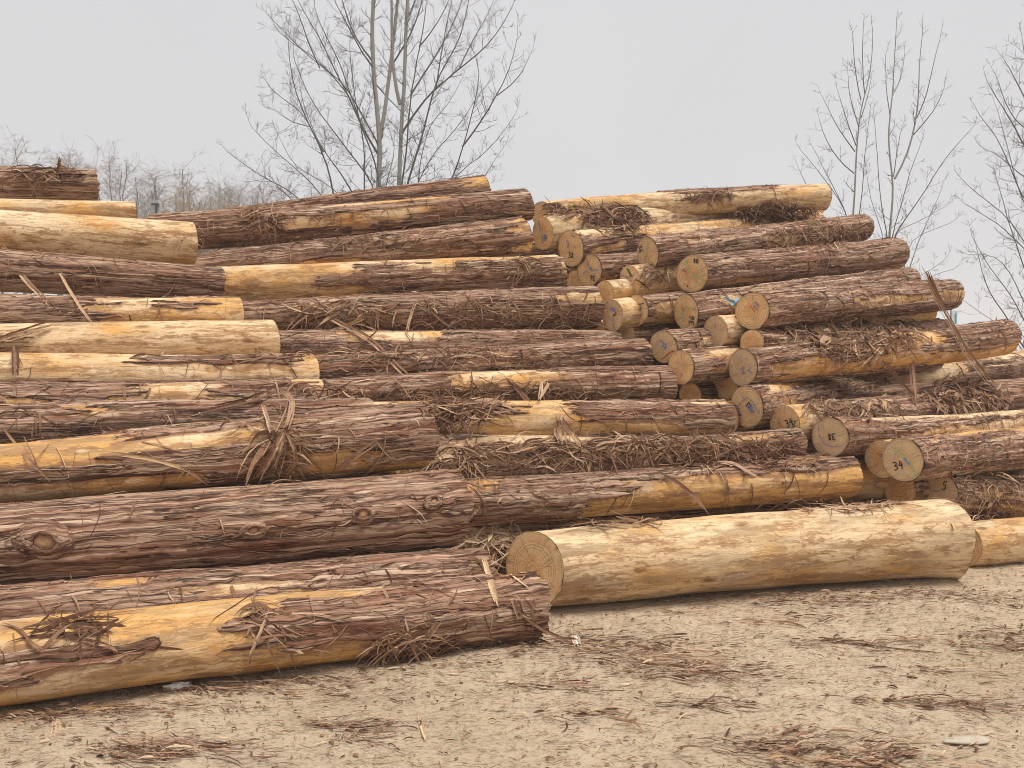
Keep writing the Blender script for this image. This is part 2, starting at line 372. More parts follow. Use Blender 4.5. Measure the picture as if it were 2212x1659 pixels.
def log(label, lf, dl, rt, dr, base, patches=(), warm=.3, shag=1.0, ext=None, face=None, marks=(), flare=0.0, bow=0.0,
        flarel=0.0, rag=.02, rnd=.014, group=None, length=None, seed=None, dirt=None):
    sd = len(LOGS) * 3 + 1 if seed is None else seed
    rg = np.random.default_rng(1000 + sd)
    A = P(lf[0], lf[1], dl); 
    ra = lf[2] * dl / FPX
    if isinstance(dr, str): drv = solve_L(lf[0], dl, rt[0], float(dr[1:]))
    elif dr > 0 and dr < 1.5: drv, _ = solve(lf[0], dl, rt[0], dr)
    else: drv = dr
    B = P(rt[0], rt[1], drv); rb = rt[2] * drv / FPX
    u = B - A; L = np.linalg.norm(u); u /= L
    if base > 0: ra -= .009; rb -= .009
    slope = (rb - ra) / L
    if ext == 'l':                                   # runs on to the left, out of sight
        e = max(0.3, (length or 4.15) - L); A = A - u * e; ra = max(.09, ra - max(min(slope, .03), -.03) * e); L += e
    elif ext == 'r':
        e = max(0.3, (length or 4.0) - L); B = B + u * e; rb = max(.1, rb + max(min(slope, .03), -.03) * e); L += e
    if ext == 'l': B = B - u * rb * .30; L -= rb * .30
    mid = (A + B) / 2
    c = np.array([0, 0, CAMZ]) - mid; n = c - c.dot(u) * u; n /= np.linalg.norm(n)
    Y = -n; Z = np.cross(u, Y)
    M = Matrix(((u[0], Y[0], Z[0], mid[0]), (u[1], Y[1], Z[1], mid[1]), (u[2], Y[2], Z[2], mid[2]), (0, 0, 0, 1)))
    bow = bow + float(rg.normal(0, .020))
    root = empty("log", M); tag(root, label, "log", group or "logs in the timber stack")
    LOGS.append((A, u, L, ra, rb, root, Y, Z, bow))
    dm = min(A[1], B[1], mid[1])
    du = max(.0075, dm * .00165)
    Rm = (ra + rb) / 2
    # cut plane so that the sawn end shows as wide as in the photo
    yaw = 0.0
    if face:
        v = np.array([0, 0, CAMZ]) - A; v /= np.linalg.norm(v)
        want = math.asin(min(.97, face)); have = math.asin(max(-1, min(1, -u.dot(v))))
        yaw = max(-.6, min(.6, want - have))
    pit = rg.normal(0, .03); yaw2 = float(rg.uniform(.22, .42)) if ext == 'l' else rg.normal(0, .05); pit2 = rg.normal(0, .05)
    ty, tp, ty2, tp2 = -math.tan(yaw), math.tan(pit), -math.tan(yaw2), math.tan(pit2)
    def shear(y, z, f):        # extra x at an end as function of section position
        return (ty * y + tp * z) * (1 - f) + (ty2 * y + tp2 * z) * f
    def axis_z(f): return bow * 4 * f * (1 - f)
    def radius(s, ph):
        f = s / L
        R = ra + (rb - ra) * f
        R = R * (1 + .11 * (fbm(s * 1.3, np.cos(ph) * .8, np.sin(ph) * .8, 2, sd) - .5) + .04 * (vn(s * 3.5, np.cos(ph) * 1.5, np.sin(ph) * 1.5, sd + 5) - .5))
        R = R * (1 + .025 * np.cos(2 * ph + sd * 1.3))
        if flare: R = R + flare * np.exp(-(L - s) / .28) * (1 + .5 * np.sin(3 * ph + sd))
        if flarel: R = R + flarel * np.exp(-s / .28)
        return R
    def px_s(x):
        k = (x - W0 / 2) / FPX
        return (k * A[1] - A[0]) / (u[0] - k * u[1])
    def ringphi(step):
        nf = int(math.radians(230) * Rm / step); nb = max(10, int(math.radians(130) * Rm / step / 2.5))
        a = np.linspace(-math.radians(115), math.radians(115), nf, endpoint=False)
        b = np.linspace(math.radians(115), math.radians(245), nb, endpoint=False)
        return np.concatenate([a, b])
    def mask(s, ph):
        R = ra + (rb - ra) * s / L
        cx, sx = np.cos(ph) * R, np.sin(ph) * R
        ws = s + (fbm(s * 2.5, cx * 9, sx * 9, 2, sd + 11) - .5) * .35 + (vn(s * 1.7, cx * 55, sx * 55, sd + 12) - .5) * .42
        pw = np.where(ph > math.pi, ph - 2 * math.pi, ph)
        wp = pw + (fbm(s * 3.0, cx * 6, sx * 6, 3, sd + 21) - .5) * .075 / R
        m = np.full(s.shape, base * .05, np.float32)
        for (x0, x1, v0, v1, sg) in patches:
            s0, s1 = px_s(x0), px_s(x1)
            a0 = math.asin(max(-1, min(1, -v1))) if abs(v1) <= 1 else -math.radians(90 + 60 * (v1 - 1))
            a1 = math.asin(max(-1, min(1, -v0))) if abs(v0) <= 1 else math.radians(90 + 60 * (-v0 - 1))
            if v0 <= -1: a1 = math.radians(100)
            if v1 >= 1: a0 = -math.radians(125)
            dd = np.minimum(np.minimum(ws - s0, s1 - ws) * .35, np.minimum(wp - a0, a1 - wp) * R)
            m = np.maximum(m, dd) if sg > 0 else np.minimum(m, -dd)
        if rnd and base > 0:
            lowp = fbm(s * 1.6, cx * 5, sx * 5, 3, sd + 31)
            m = m - np.clip(lowp - .62, 0, 1) * rnd * 26
        if rnd and base < 0:
            lowp = fbm(s * 2.6, cx * 7, sx * 7, 3, sd + 33)
            m = m + np.clip(lowp - .70, 0, 1) * rnd * 12
        m = m + (fbm(s * 5, cx * 60, sx * 60, 2, sd + 41) - .5) * .026
        return m
    # --- wood
    phw = ringphi(du * 2.0); nsw = max(40, int(L / (du * 5)))
    s = np.linspace(0, L, nsw)[:, None] * np.ones((1, len(phw))); ph = np.ones((nsw, 1)) * phw[None]
    R = radius(s, ph); y = -R * np.cos(ph); z = R * np.sin(ph); f = s / L
    V = np.stack([s - L / 2 + shear(y, z, f), y, z + axis_z(f)], -1).reshape(-1, 3)
    mw_ = mask(s, ph); edge = np.clip(1 - np.abs(mw_ + .01) / .035, 0, 1).ravel()
    w = mesh_obj("wood", V, grid_faces(nsw, len(phw), True), M_WOOD, root, True, {"edge": edge}); w["warm"] = float(warm); w["dirt"] = float(rg.uniform(.1, .5) if dirt is None else dirt)
    # --- cut faces
    for end in (0, 1):
        pf = np.linspace(-math.pi, math.pi, 64, endpoint=False)
        se = np.full(64, 0.0 if end == 0 else L); Re = radius(se, pf); me = mask(se, pf)
        Re = Re * (1 + .05 * (fbm(np.cos(pf) * 2.2, np.sin(pf) * 2.2, se * 3 + 1.7, 2, sd + 81) - .5)) if end == 0 and face else Re
        Ro = Re + .011 * np.clip(me / .008, 0, 1) + .0015 + .003 * (vn(np.cos(pf) * 9, np.sin(pf) * 9, se, sd) - .5)
        fr = [0.0, .15, .3, .45, .6, .75, .88, .955]
        rings = [Re * q for q in fr] + [Ro * .985, Ro]
        rim = [0] * 7 + [.25, .6, 1.0]
        ys = np.concatenate([-r_ * np.cos(pf) for r_ in rings]); zs = np.concatenate([r_ * np.sin(pf) for r_ in rings])
        e = float(end)
        xs = (L * e - L / 2) + shear(ys, zs, e) + (-.002 if end == 0 else .002) + (vn(ys * 30, zs * 30, 0, sd) - .5) * .006 + (-.001 + .002 * e) 
        Vf = np.stack([xs, ys, zs], -1); F = grid_faces(len(rings), 64, True)
        if end: F = F[:, ::-1]
        rimv = np.repeat(rim, 64) * np.tile(np.where(me > 0, 1.0, .55), len(rings))
        cf = mesh_obj("cut_face", Vf, F, M_CUT, root, True, {"rim": rimv}); cf["warm"] = float(rg.uniform(.1, .9))
        if end == 0 and marks:
            byc = {}
            for (cc, wdt, pts) in marks: byc.setdefault(cc, []).append((wdt, pts))
            for cc, sts in byc.items():
                Vs, Fs, o = [], [], 0
                for (wdt, pts) in sts:
                    pp = np.array(pts, float)
                    t = np.linspace(0, len(pp) - 1, (len(pp) - 1) * 5 + 1)
                    pp = np.stack([np.interp(t, np.arange(len(pp)), pp[:, i]) for i in (0, 1)], 1)
                    if cc != 'k': pp = pp + rg.normal(0, .012, pp.shape)
                    tg = np.gradient(pp, axis=0); nn = np.stack([-tg[:, 1], tg[:, 0]], 1); nn /= np.linalg.norm(nn, axis=1, keepdims=True) + 1e-6
                    wv = max(wdt * .9, .05 if cc != 'k' else .06) * (1 if cc == 'k' else rg.uniform(.4, 1.3, (len(pp), 1))) * .5
                    for sgn in (-1, 1):
                        qq = pp + nn * wv * sgn
                        yy = -qq[:, 0] * ra; zz = qq[:, 1] * ra
                        Vs.append(np.stack([-L / 2 + shear(yy, zz, 0.0) - .0075, yy, zz], 1))
                    k_ = len(pp); i = np.arange(k_ - 1)
                    Fs.append(np.stack([o + i, o + i + 1, o + k_ + i + 1, o + k_ + i], 1)); o += 2 * k_
                mk = mesh_obj("ink_number" if cc == 'k' else "chalk_mark", np.concatenate(Vs), np.concatenate(Fs), INKS[cc], None, False)
                mk.parent = cf
    # --- bark
    phb = ringphi(du); nsb = int(L / (du * 2.0))
    s = np.linspace(0, L, nsb)[:, None] * np.ones((1, len(phb))); ph = np.ones((nsb, 1)) * phb[None]
    s = s.astype(np.float32); ph = ph.astype(np.float32)
    m = mask(s, ph); keep = m > -.012
    if keep.any():
        R = radius(s, ph); cx, sx = np.cos(ph) * R, np.sin(ph) * R
        wv = (fbm(s * 1.1, cx * 4, sx * 4, 2, sd + 51) - .5) * .055
        n1 = vn(s * .7, (cx + wv) * 19, (sx + wv) * 19, sd + 61); n2 = vn(s * 1.4, (cx + wv) * 40, (sx + wv) * 40, sd + 62)
        n3 = fbm(s * 2.5, cx * 9, sx * 9, 2, sd + 63)
        rid = 1 - np.abs(2 * n1 - 1)
        disp = .012 * (rid - .6) - .010 * np.clip(.32 - rid, 0, 1) * 2 + .007 * (n2 - .5) + .014 * (n3 - .5) * min(1.3, .4 + .45 * shag)
        fm = np.clip(m / .008, -1, 1); up = np.clip(fm, 0, 1)
        Rb = R + .012 * fm + disp * up + .007 * np.exp(-np.abs(m) / .012) * up
        f = s / L
        y = -Rb * np.cos(ph); z = Rb * np.sin(ph)
        er = rag * (vn(np.cos(ph) * 9, np.sin(ph) * 9, s * 0, sd + 71) + .6 * (vn(np.cos(ph) * 30, np.sin(ph) * 30, s * 0, sd + 72)) - .5)
        ex = er * np.clip((s - L + .3) / .3, 0, 1) ** 2 + .006 * np.clip((.1 - s) / .1, 0, 1) * (vn(np.cos(ph) * 14, np.sin(ph) * 14, s * 0, sd + 73))
        V = np.stack([s - L / 2 + shear(y, z, f) + ex, y, z + axis_z(f)], -1).reshape(-1, 3)
        F = grid_faces(nsb, len(phb), True)
        kf = keep.reshape(-1)[F].any(1); F = F[kf]
        used = np.zeros(len(V), bool); used[F.ravel()] = True
        idx = np.cumsum(used) - 1
        mesh_obj("bark", V[used], idx[F], M_BARK, root)
        # --- shreds lifted off the bark
        N = int(420 * L / 4 * shag)
        ss = rg.uniform(.02, L - .05, N * 3); pp = rg.uniform(-2.0, 2.0, N * 3)
        ok = mask(ss, pp) > -.004; ss, pp = ss[ok][:N], pp[ok][:N]; N = len(ss)
        if N > 4:
            K = 6; t = np.linspace(0, 1, K)[None]
            ln = np.clip(rg.lognormal(-2.45, .7, N), .02, .55)[:, None]
            al = np.where(rg.random(N) < .72, rg.normal(0, .25, N), rg.uniform(-1.5, 1.5, N))[:, None]
            cv = rg.normal(0, .45, (N, 1)) + np.cumsum(rg.normal(0, .16, (N, K)), 1); hang = rg.random(N) < .13; al[hang] = rg.normal(-1.5, .45, (hang.sum(), 1)); ln[hang] = rg.uniform(.12, .42, (hang.sum(), 1)); pp[hang] = rg.uniform(.2, 1.5, hang.sum()); dirn = np.where(rg.random((N, 1)) < .5, -1, 1)
            ang = al + cv * t
            sp = ss[:, None] + dirn * np.cumsum(np.cos(ang), 1) * ln / K
            sp = np.clip(sp, -.02, L + .03)
            Rr = radius(np.clip(ss, 0, L), pp)[:, None]
            php = pp[:, None] + np.cumsum(np.sin(ang), 1) * ln / K / Rr
            lift = np.abs(rg.normal(0, .016, (N, 1))) * (t ** 1.6) + .010 + .012 * rg.random((N, 1)) * np.sin(t * 3.1)
            rr = Rr + lift
            f = np.clip(sp / L, 0, 1)
            C = np.stack([sp - L / 2, -rr * np.cos(php), rr * np.sin(php) + axis_z(f)], -1)
            C[..., 0] += shear(C[..., 1], C[..., 2], f)
            T = np.gradient(C, axis=1); Nr = np.stack([np.zeros_like(php), -np.cos(php), np.sin(php)], -1)
            Sd = np.cross(T, Nr); Sd /= np.linalg.norm(Sd, axis=-1, keepdims=True) + 1e-9
            tw = rg.uniform(-1.2, 1.2, (N, 1, 1)); Sd = Sd * np.cos(tw) + Nr * np.sin(tw)
            wd_ = np.clip(rg.lognormal(-5.9, .55, (N, 1)), .0012, .010) * (1.05 - t ** 3)
            Vr, Fr = ribbons(C, Sd * wd_[..., None])
            tone = np.repeat(np.clip(rg.normal(.38, .24, N), 0, 1), K * 3)
            mesh_obj("bark_shreds", Vr, Fr, M_FIB, root, False, {"tone": tone})
    return root

TH = math.radians
LEFTS = "logs of the stack that runs out past the frame edge"
MIDS = "logs of the middle stack"
RIGHTS = "logs showing their sawn ends"
b, w_ = 1, -1
# left stack, bottom to top
log("half-peeled log on the dirt with yellow flank and ragged bark end", (0, 1440, 88), 3.42, (1158, 1306, 66), TH(21), w_,
    [(560, 1260, -.80, .50, b), (880, 1260, -1.3, 1.3, b), (-250, 330, -.20, .30, b), (-200, 60, .25, .6, b), (520, 900, .55, 1.0, w_), (1080, 1165, -1, -.86, w_)], .75, .8, 'l', group=LEFTS, rag=.05, dirt=.55)
L_LOW2 = log("bark covered log with one cream scar, lying behind the half-peeled log", (0, 1342, 77), 4.02, (1050, 1245, 62), TH(21), b,
    [(165, 315, -1.0, -.66, w_), (430, 600, -.42, -.08, w_)], .5, .9, 'l', group=LEFTS)
L_KNOT = log("thick dark log fully in bark with four round knots", (0, 1172, 90), 4.30, (985, 1095, 80), TH(20), b, [], .4, .5, 'l', group=LEFTS, rnd=.0, rag=.06)
log("thick log with cream stripe, orange underside and a bark bundle hanging over it", (0, 1012, 68), 4.55, (915, 940, 75), TH(19), b,
    [(-250, 260, -1.0, 0.0, w_), (200, 590, -.75, -.28, w_), (-250, 420, .42, 1.0, w_), (620, 780, .15, .85, w_), (760, 960, .72, 1.0, w_)], .6, 1.3, 'l', group=LEFTS, rag=.03)
log("grey-brown log in loose bark squeezed behind the cream striped log", (0, 928, 50), 5.0, (800, 905, 46), TH(19), b, [(150, 230, -.9, -.5, w_)], .4, 1.6, 'l', group=LEFTS)
log("dirty log half in bark with peeled middle, directly under the smooth yellow log", (0, 870, 48), 5.35, (700, 860, 44), TH(19), b,
    [(-40, 60, -.5, .3, w_), (270, 480, -.95, .4, w_), (630, 720, -1.0, -.5, w_)], .45, 1.2, 'l', group=LEFTS)
log("smooth yellow peeled log with one long dark bark slab along its top", (0, 809, 52), 5.65, (685, 812, 48), TH(19), w_,
    [(300, 600, -.93, -.52, b), (20, 120, .2, .45, b)], .35, .8, 'l', group=LEFTS)
log("pale grey-streaked peeled log under a crooked bark slab", (0, 750, 49), 5.95, (602, 738, 46), TH(19), w_, [(-100, 60, -.5, .1, b)], .15, .6, 'l', group=LEFTS)
log("log in bark at one end and orange peeled at the other, dotted in rows", (0, 675, 47), 6.30, (530, 684, 43), TH(19), b,
    [(215, 570, -1.2, .95, w_), (350, 455, -.80, -.50, b), (440, 560, .45, .75, b)], .7, 1.2, 'l', group=LEFTS)
log("dark red-brown log in whole bark lying under the big cream peeled log", (0, 584, 46), 6.65, (483, 614, 36), TH(19), b, [], .3, .8, 'l', group=LEFTS, rnd=.0)
log("big smooth cream peeled log near the top of its stack, without any bark", (0, 500, 48), 6.95, (428, 528, 46), TH(19), w_, [], .25, .5, 'l', group=LEFTS, rnd=.0)
log("thin stained peeled log between the topmost bark log and the big cream log", (0, 450, 27), 7.40, (300, 458, 23), TH(18), w_, [], .35, 1.0, 'l', group=LEFTS, rnd=.035)
log("topmost bark log with torn fringed end and a splinter standing on it", (0, 398, 34), 7.70, (213, 402, 33), TH(18), b, [], .3, .8, 'l', group=LEFTS, rag=.06, rnd=.0)
# middle stack, top to bottom
log("topmost log of the middle stack, its end half peeled against the sky", (690, 449, 22), 8.75, (1052, 403, 25), TH(8), b, [(1005, 1075, -.95, .0, w_)], .5, .8, 'l', group=MIDS)
log("long bark log with yellow flank running under the topmost middle log", (445, 495, 40), 8.0, (1145, 442, 34), TH(8), b,
    [(620, 905, -.45, .25, w_), (690, 1000, -1.0, -.84, w_), (445, 560, .5, .9, b)], .5, 1.4, 'l', group=MIDS)
log("bark log with a bright orange peeled tip beside the blue cross marked end", (450, 582, 36), 7.85, (1140, 509, 41), TH(8), b,
    [(1100, 1165, -.95, -.15, w_), (1095, 1165, .35, .9, w_), (560, 770, .3, .9, w_)], .6, 1.1, 'l', group=MIDS)
log("log bare and yellow on one half and in bark on the other half", (490, 616, 40), 7.6, (1212, 588, 38), TH(8), w_,
    [(770, 1260, -.82, 1.3, b), (890, 985, -1.0, -.25, w_), (680, 770, -.25, .3, b), (1185, 1240, -.7, .4, w_)], .4, 1.0, 'l', group=MIDS)
log("shaggy thick log with bark torn into long strips under the half-bare log", (545, 690, 38), 7.25, (1290, 664, 47), TH(8), b,
    [(650, 760, -.7, -.3, w_), (1230, 1300, -.7, -.3, w_)], .5, 2.2, 'l', group=MIDS)
log("low log mostly hidden under the shaggy thick log, peeled on top", (615, 757, 38), 7.05, (1335, 752, 34), TH(8), b, [(755, 945, -1.0, -.35, w_)], .4, 1.6, 'l', group=MIDS)
log("straight log in whole grey-brown bark with one small knot scar", (690, 803, 38), 6.75, (1395, 768, 37), TH(8), b, [(1065, 1112, -.15, .25, w_)], .4, 1.3, 'l', group=MIDS, rnd=.01)
log("straight log dark in bark at its end and peeled yellow halfway along", (715, 862, 38), 6.5, (1448, 828, 38), TH(8), b,
    [(970, 1190, -1.1, -.05, w_), (1025, 1062, .15, .6, w_)], .45, 1.2, 'l', group=MIDS)
log("yellow peeled log with a bark cap, a jagged bark piece standing before it", (905, 910, 44), 6.05, (1568, 906, 42), TH(8), w_,
    [(1235, 1600, -.97, -.05, b), (1450, 1600, -.97, .45, b), (900, 1100, -.85, -.35, b)], .3, 1.0, 'l', group=MIDS)
log("narrow pinkish peeled log almost buried in loose bark", (935, 978, 40), 5.95, (1480, 975, 38), TH(9), b, [(1005, 1260, -1.1, -.3, w_)], .4, 2.0, 'l', group=MIDS)
log("log buried in tangled bark shreds above the orange bellied log", (1000, 1004, 38), 5.86, (1725, 958, 33), TH(9), b, [(1040, 1180, -.6, -.1, w_), (1500, 1700, -.9, -.5, w_)], .5, 2.2, 'l', group=MIDS)
log("orange bellied log with bark on its upper half behind the big peeled log", (1000, 1083, 52), 5.72, (1832, 1030, 49), TH(9), b,
    [(1235, 1900, .15, 1.3, w_), (1330, 1620, -.55, .25, w_), (1620, 1900, -.35, .4, w_), (1640, 1900, -1.0, -.85, w_), (1000, 1090, -.9, -.45, w_)], .85, 1.8, 'l', group=MIDS)
log("pale peeled log end in the shade behind the orange bellied log", (1300, 1070, 45), 6.35, (1898, 1031, 46), TH(6), w_, [], .2, .3, 'l', group=MIDS, rnd=0.0)
log("low bark log on the dirt right behind the big peeled log", (1000, 1178, 38), 5.72, (1915, 1116, 38), TH(13), b, [(980, 1110, -1.1, .2, w_)], .5, 1.5, 'l', group=MIDS)
# right stack: sawn ends towards the camera
F_ = log("biggest log, smooth and peeled, alone on the dirt with a bare ringed end", (1153, 1230, 82), 4.92, (2035, 1160, 80), TH(14.5), w_, [], .12, .5, None, face=.66, dirt=.7, flare=.03, group="peeled logs on the dirt", rnd=0.0)
log("peeled log on the dirt emerging behind the flared end of the biggest log", (2080, 1176, 46), 6.1, (2250, 1168, 47), TH(20), w_, [(2240, 2330, -.2, .4, b)], .4, .8, 'r', group="peeled logs on the dirt")
def face_log(label, cx, cy, rx, ry, d, rt, base, patches=(), marks=(), vis=False, **k):
    return log(label, (cx, cy, ry), d, rt, ('L4.1' if vis else TH(k.pop('th', 34))), base, patches, ext=(None if vis else 'r'), face=rx / ry, marks=marks, group=k.pop('group', RIGHTS), **k)
face_log("pale peeled log highest in the sawn-end stack, its sunlit far end against the sky", 1172, 464, 20, 28, 9.2, (1779, 424, 26), w_, [(1440, 1660, -1.1, -.75, b)], vis=True, warm=.15, flare=.02)
face_log("pale log whose grey end wears a white cross and blue chalk fan", 1173, 504, 22, 36, 8.6, (1730, 446, 31), w_, [(1300, 1380, -.3, .4, b)],
    [('w', .05, [(-.95, -.05), (.95, -.02)]), ('w', .05, [(-.05, .75), (-.02, 0), (-.05, -.8)]), ('b', .13, [(-.3, .75), (-.25, .45), (-.15, .2)]), ('b', .3, [(.1, -.1), (.35, -.3), (.0, -.35)]), ('b', .12, [(-.1, -.1), (-.15, -.6)]), ('w', .05, [(.3, .6), (.05, .0)]), ('w', .05, [(.0, .6), (-.05, .1)])], warm=.15, th=33)
face_log("log with a large dull grey sawn end marked 38, bark lip around it", 1233, 536, 27, 38, 8.4, (1730, 488, 32), b,
    [(1258, 1335, -1.0, -.55, w_), (1262, 1300, .1, .75, w_), (1345, 1760, -.98, -.3, w_)],
    number('38', .0, -.42, .34, -10) + [('b', .12, [(-.25, .5), (-.1, .3), (-.2, .05)]), ('b', .1, [(.2, .75), (.45, .6)]), ('w', .05, [(.1, .1), (.3, -.2)])], warm=.35, th=33)
face_log("log ending in an orange oval with a curved green chalk line, above a stub", 1399, 548, 22, 36, 8.15, (1858, 492, 29), b, [(1640, 1700, .0, .4, w_)],
    [('g', .09, [(.25, .62), (.0, .35), (-.05, -.05), (.1, -.5), (.15, -.92)]), ('w', .06, [(.2, .65), (.6, .58)]), ('r', .05, [(-.2, -.45), (-.4, -.7)]), ('r', .05, [(-.1, -.1), (-.35, -.4)])] + number('36', -.62, .35, .42, -80), vis=True, warm=.4, shag=1.6)
face_log("log marked 36 upside down with blue chalk, tucked under the dull grey end", 1273, 585, 26, 34, 8.3, (1600, 564, 31), b, [],
    number('36', .30, -.5, .36, 170) + [('b', .12, [(-.05, .7), (-.1, .35), (.1, .2)]), ('b', .22, [(.05, .25), (.3, .0)]), ('b', .06, [(-.5, -.15), (.0, .1), (.9, -.05)]), ('w', .05, [(-.8, -.2), (.9, -.1)])], warm=.3, th=33)
face_log("short-looking pale peeled stub with a blue and green chalked end", 1361, 607, 22, 33, 8.05, (1650, 588, 31), w_, [],
    [('b', .1, [(-.85, .45), (-.3, .3), (.05, .0), (.15, -.5), (-.1, -.85)]), ('b', .22, [(.05, -.35), (.1, -.75)]), ('d', .16, [(-.15, .85), (.05, .5), (.3, .3)]), ('w', .05, [(-.7, -.2), (.6, .2)]), ('w', .05, [(-.3, .3), (.3, -.4)])] + number('2', .1, .4, .3, 0), warm=.15, shag=.3, rnd=0.0, th=33)
face_log("large log in even bark whose end reads 40 with a long green line", 1495, 591, 31.5, 40, 7.85, (1927, 550, 36), b, [(1530, 1660, .62, .85, w_)],
    number('40', .35, .68, .26, -5) + [('g', .07, [(-.3, .95), (-.35, .5), (-.1, .05), (.4, -.3), (.85, -.45)]), ('w', .05, [(-.7, .6), (-.2, .45)]), ('r', .07, [(-.7, .3), (-.35, .1)]), ('b', .07, [(-.7, .2), (-.4, .3)]), ('w', .05, [(.35, .4), (.55, .15)]), ('k', .1, [(-.38, -.68), (-.3, -.7)])], vis=True, warm=.4, rnd=0.0, shag=1.2)
face_log("small tan end peeping out over the shaggy log tip", 1306, 634, 20, 27, 7.95, (1500, 615, 27), w_, [(1400, 1560, -1, 1, b)], (), th=33)
face_log("log with a whitish end covered in purple and blue chalk", 1323, 681, 22, 35, 7.5, (1520, 664, 32), w_, [(1380, 1600, -1.2, 1.2, b)],
    [('b', .25, [(-.1, .45), (.1, .35), (.3, .3)]), ('b', .1, [(.1, .0), (.05, -.4), (.1, -.85)]), ('w', .06, [(-.6, -.2), (.3, -.5)]), ('w', .05, [(-.3, .2), (.2, -.3)])] + number('3', .28, .05, .3, -60), warm=.1, th=33)
face_log("log end with a plain white cross and a dark saw crack", 1374, 672, 25.5, 34, 7.55, (1620, 655, 31), b, [(1385, 1510, -.6, 1.0, w_)],
    [('w', .06, [(-.05, .55), (.02, .0), (.12, -.65)]), ('w', .05, [(-.45, -.12), (.75, .0)]), ('k', .04, [(-.98, .1), (.75, .5)])], warm=.3, th=33)
face_log("log whose notched orange end is marked 36 low down, below the 40 end", 1482, 675, 25, 40, 7.45, (1960, 608, 30), b, [(1560, 1600, -.55, .15, w_)],
    number('36', .45, -.45, .42, 75) + [('g', .05, [(-.35, -.3), (-.2, .2), (.2, .3), (.9, .1)]), ('r', .06, [(-.3, .5), (-.2, .1)]), ('w', .04, [(-.3, .1), (-.25, -.4)])], vis=True, warm=.45, shag=1.5)
face_log("thick dark log with a clean broad tan end, a yellow scar along its side", 1625, 672, 33.5, 41, 7.1, (2046, 636, 34), b, [(1840, 2010, -.12, .22, w_), (2010, 2080, -.3, .6, w_)],
    [('b', .04, [(.1, .35), (.3, .5), (.45, .3), (.3, .05), (.1, .2), (.4, .35)]), ('r', .04, [(-.1, .3), (.2, -.1)]), ('w', .04, [(.0, -.2), (.2, -.4), (.1, -.6)])], vis=True, warm=.4, shag=1.6)
face_log("smooth pale log with a round clean orange end lettered in white chalk", 1545, 717, 26, 34, 7.25, (1800, 694, 32), w_, [],
    [('w', .05, [(-.7, .3), (-.65, -.1)]), ('w', .05, [(-.4, .35), (-.4, .0), (-.1, -.2), (.2, .0)]), ('w', .05, [(.4, .2), (.6, .3), (.5, -.1)]), ('w', .05, [(.0, -.4), (.05, -.9)]), ('b', .08, [(.0, .5), (.1, .3)])], warm=.5, shag=.3, rnd=0.0)
face_log("log with a red slash and blue scribble on its brown end", 1433, 749, 28, 34, 7.1, (1700, 728, 31), b, [(1460, 1560, -.5, .3, w_)],
    [('r', .16, [(-.25, -.85), (.3, -.55), (.8, -.3)]), ('b', .1, [(-.2, .5), (.1, .2), (-.1, .0), (.3, -.1)]), ('b', .12, [(.0, .3), (.3, .1), (.1, -.2)]), ('w', .05, [(-.6, -.2), (.6, .5)]), ('w', .05, [(-.2, .6), (.2, -.5)])], warm=.3, shag=1.5)
face_log("brown bark log with a half-hidden end below the clean broad tan end", 1625, 742, 25, 30, 7.05, (2030, 714, 26), b, [(1650, 1700, -.5, .1, w_), (1780, 1900, -.6, .0, w_)], (), vis=True, shag=1.8)
face_log("long two-toned log, bark above and orange peel below, end ringed with white letters", 1604, 794, 30, 39.5, 6.85, (2166, 730, 38), b,
    [(1660, 1990, .25, .9, w_), (1900, 2010, -1.0, -.1, w_), (1990, 2200, .45, 1.1, w_), (1640, 1760, -.1, .4, w_)],
    [('w', .05, [(-.3, .7), (-.1, .85), (-.15, .55)]), ('w', .05, [(.1, .65), (.3, .6), (.1, .45), (.2, .3)]), ('b', .06, [(-.2, -.1), (.2, .05), (-.1, -.35), (.3, -.3)]), ('b', .06, [(.6, -.05), (.4, -.2), (.65, -.35)]), ('r', .05, [(.0, .1), (.1, -.4)])], vis=True, warm=.7, shag=1.6, rag=.04)
face_log("log with a furry saw-marked end and small white ring above the dark gap", 1471, 794, 27, 37, 6.85, (1680, 775, 33), b, [(1500, 1620, -.95, -.4, w_), (1500, 1560, .1, .4, w_)],
    [('w', .04, [(-.2, .3), (.0, .45), (.15, .3), (.0, .1), (-.2, .2)]), ('b', .1, [(.0, -.35), (.1, -.5)]), ('w', .04, [(-.2, .0), (.2, -.2)])], warm=.3)
face_log("log end with blue and red scrawl half covered by the white lettered end", 1566, 828, 26, 36, 7.15, (1800, 800, 31), b, [],
    [('b', .16, [(-.4, .5), (-.2, .3), (.0, .5)]), ('w', .05, [(.1, .2), (.0, -.4), (-.1, -.8)]), ('r', .06, [(-.5, -.1), (.0, -.2), (.4, .1)]), ('b', .07, [(.2, -.2), (.4, -.4)])], warm=.5)
face_log("log with a bright tan end and a blue chalk tent, above the 38 end", 1613, 878, 32, 44, 6.55, (1930, 837, 31), b, [(1640, 1720, -1.1, -.7, w_)],
    [('b', .06, [(-.8, -.2), (-.3, .3), (.15, .45), (.5, .1), (.75, -.45)]), ('b', .24, [(.0, -.05), (.3, .0), (.2, -.25), (.45, -.3)]), ('k', .06, [(-.05, .0), (.2, .2), (.25, .05)]), ('w', .05, [(-.4, .2), (-.1, .6)]), ('w', .05, [(-.5, -.2), (-.3, -.45)]), ('w', .05, [(.1, -.6), (.3, -.7)])], vis=True, warm=.35, shag=1.3)
face_log("log with a blue tinted peeled butt and bark behind, under the long two-toned log", 1820, 838, 14, 34, 8.9, (2225, 797, 42), b, [(1800, 2035, -1.3, 1.3, w_), (2120, 2300, -1.1, -.6, w_)], (), warm=.1, shag=1.2, th=22)
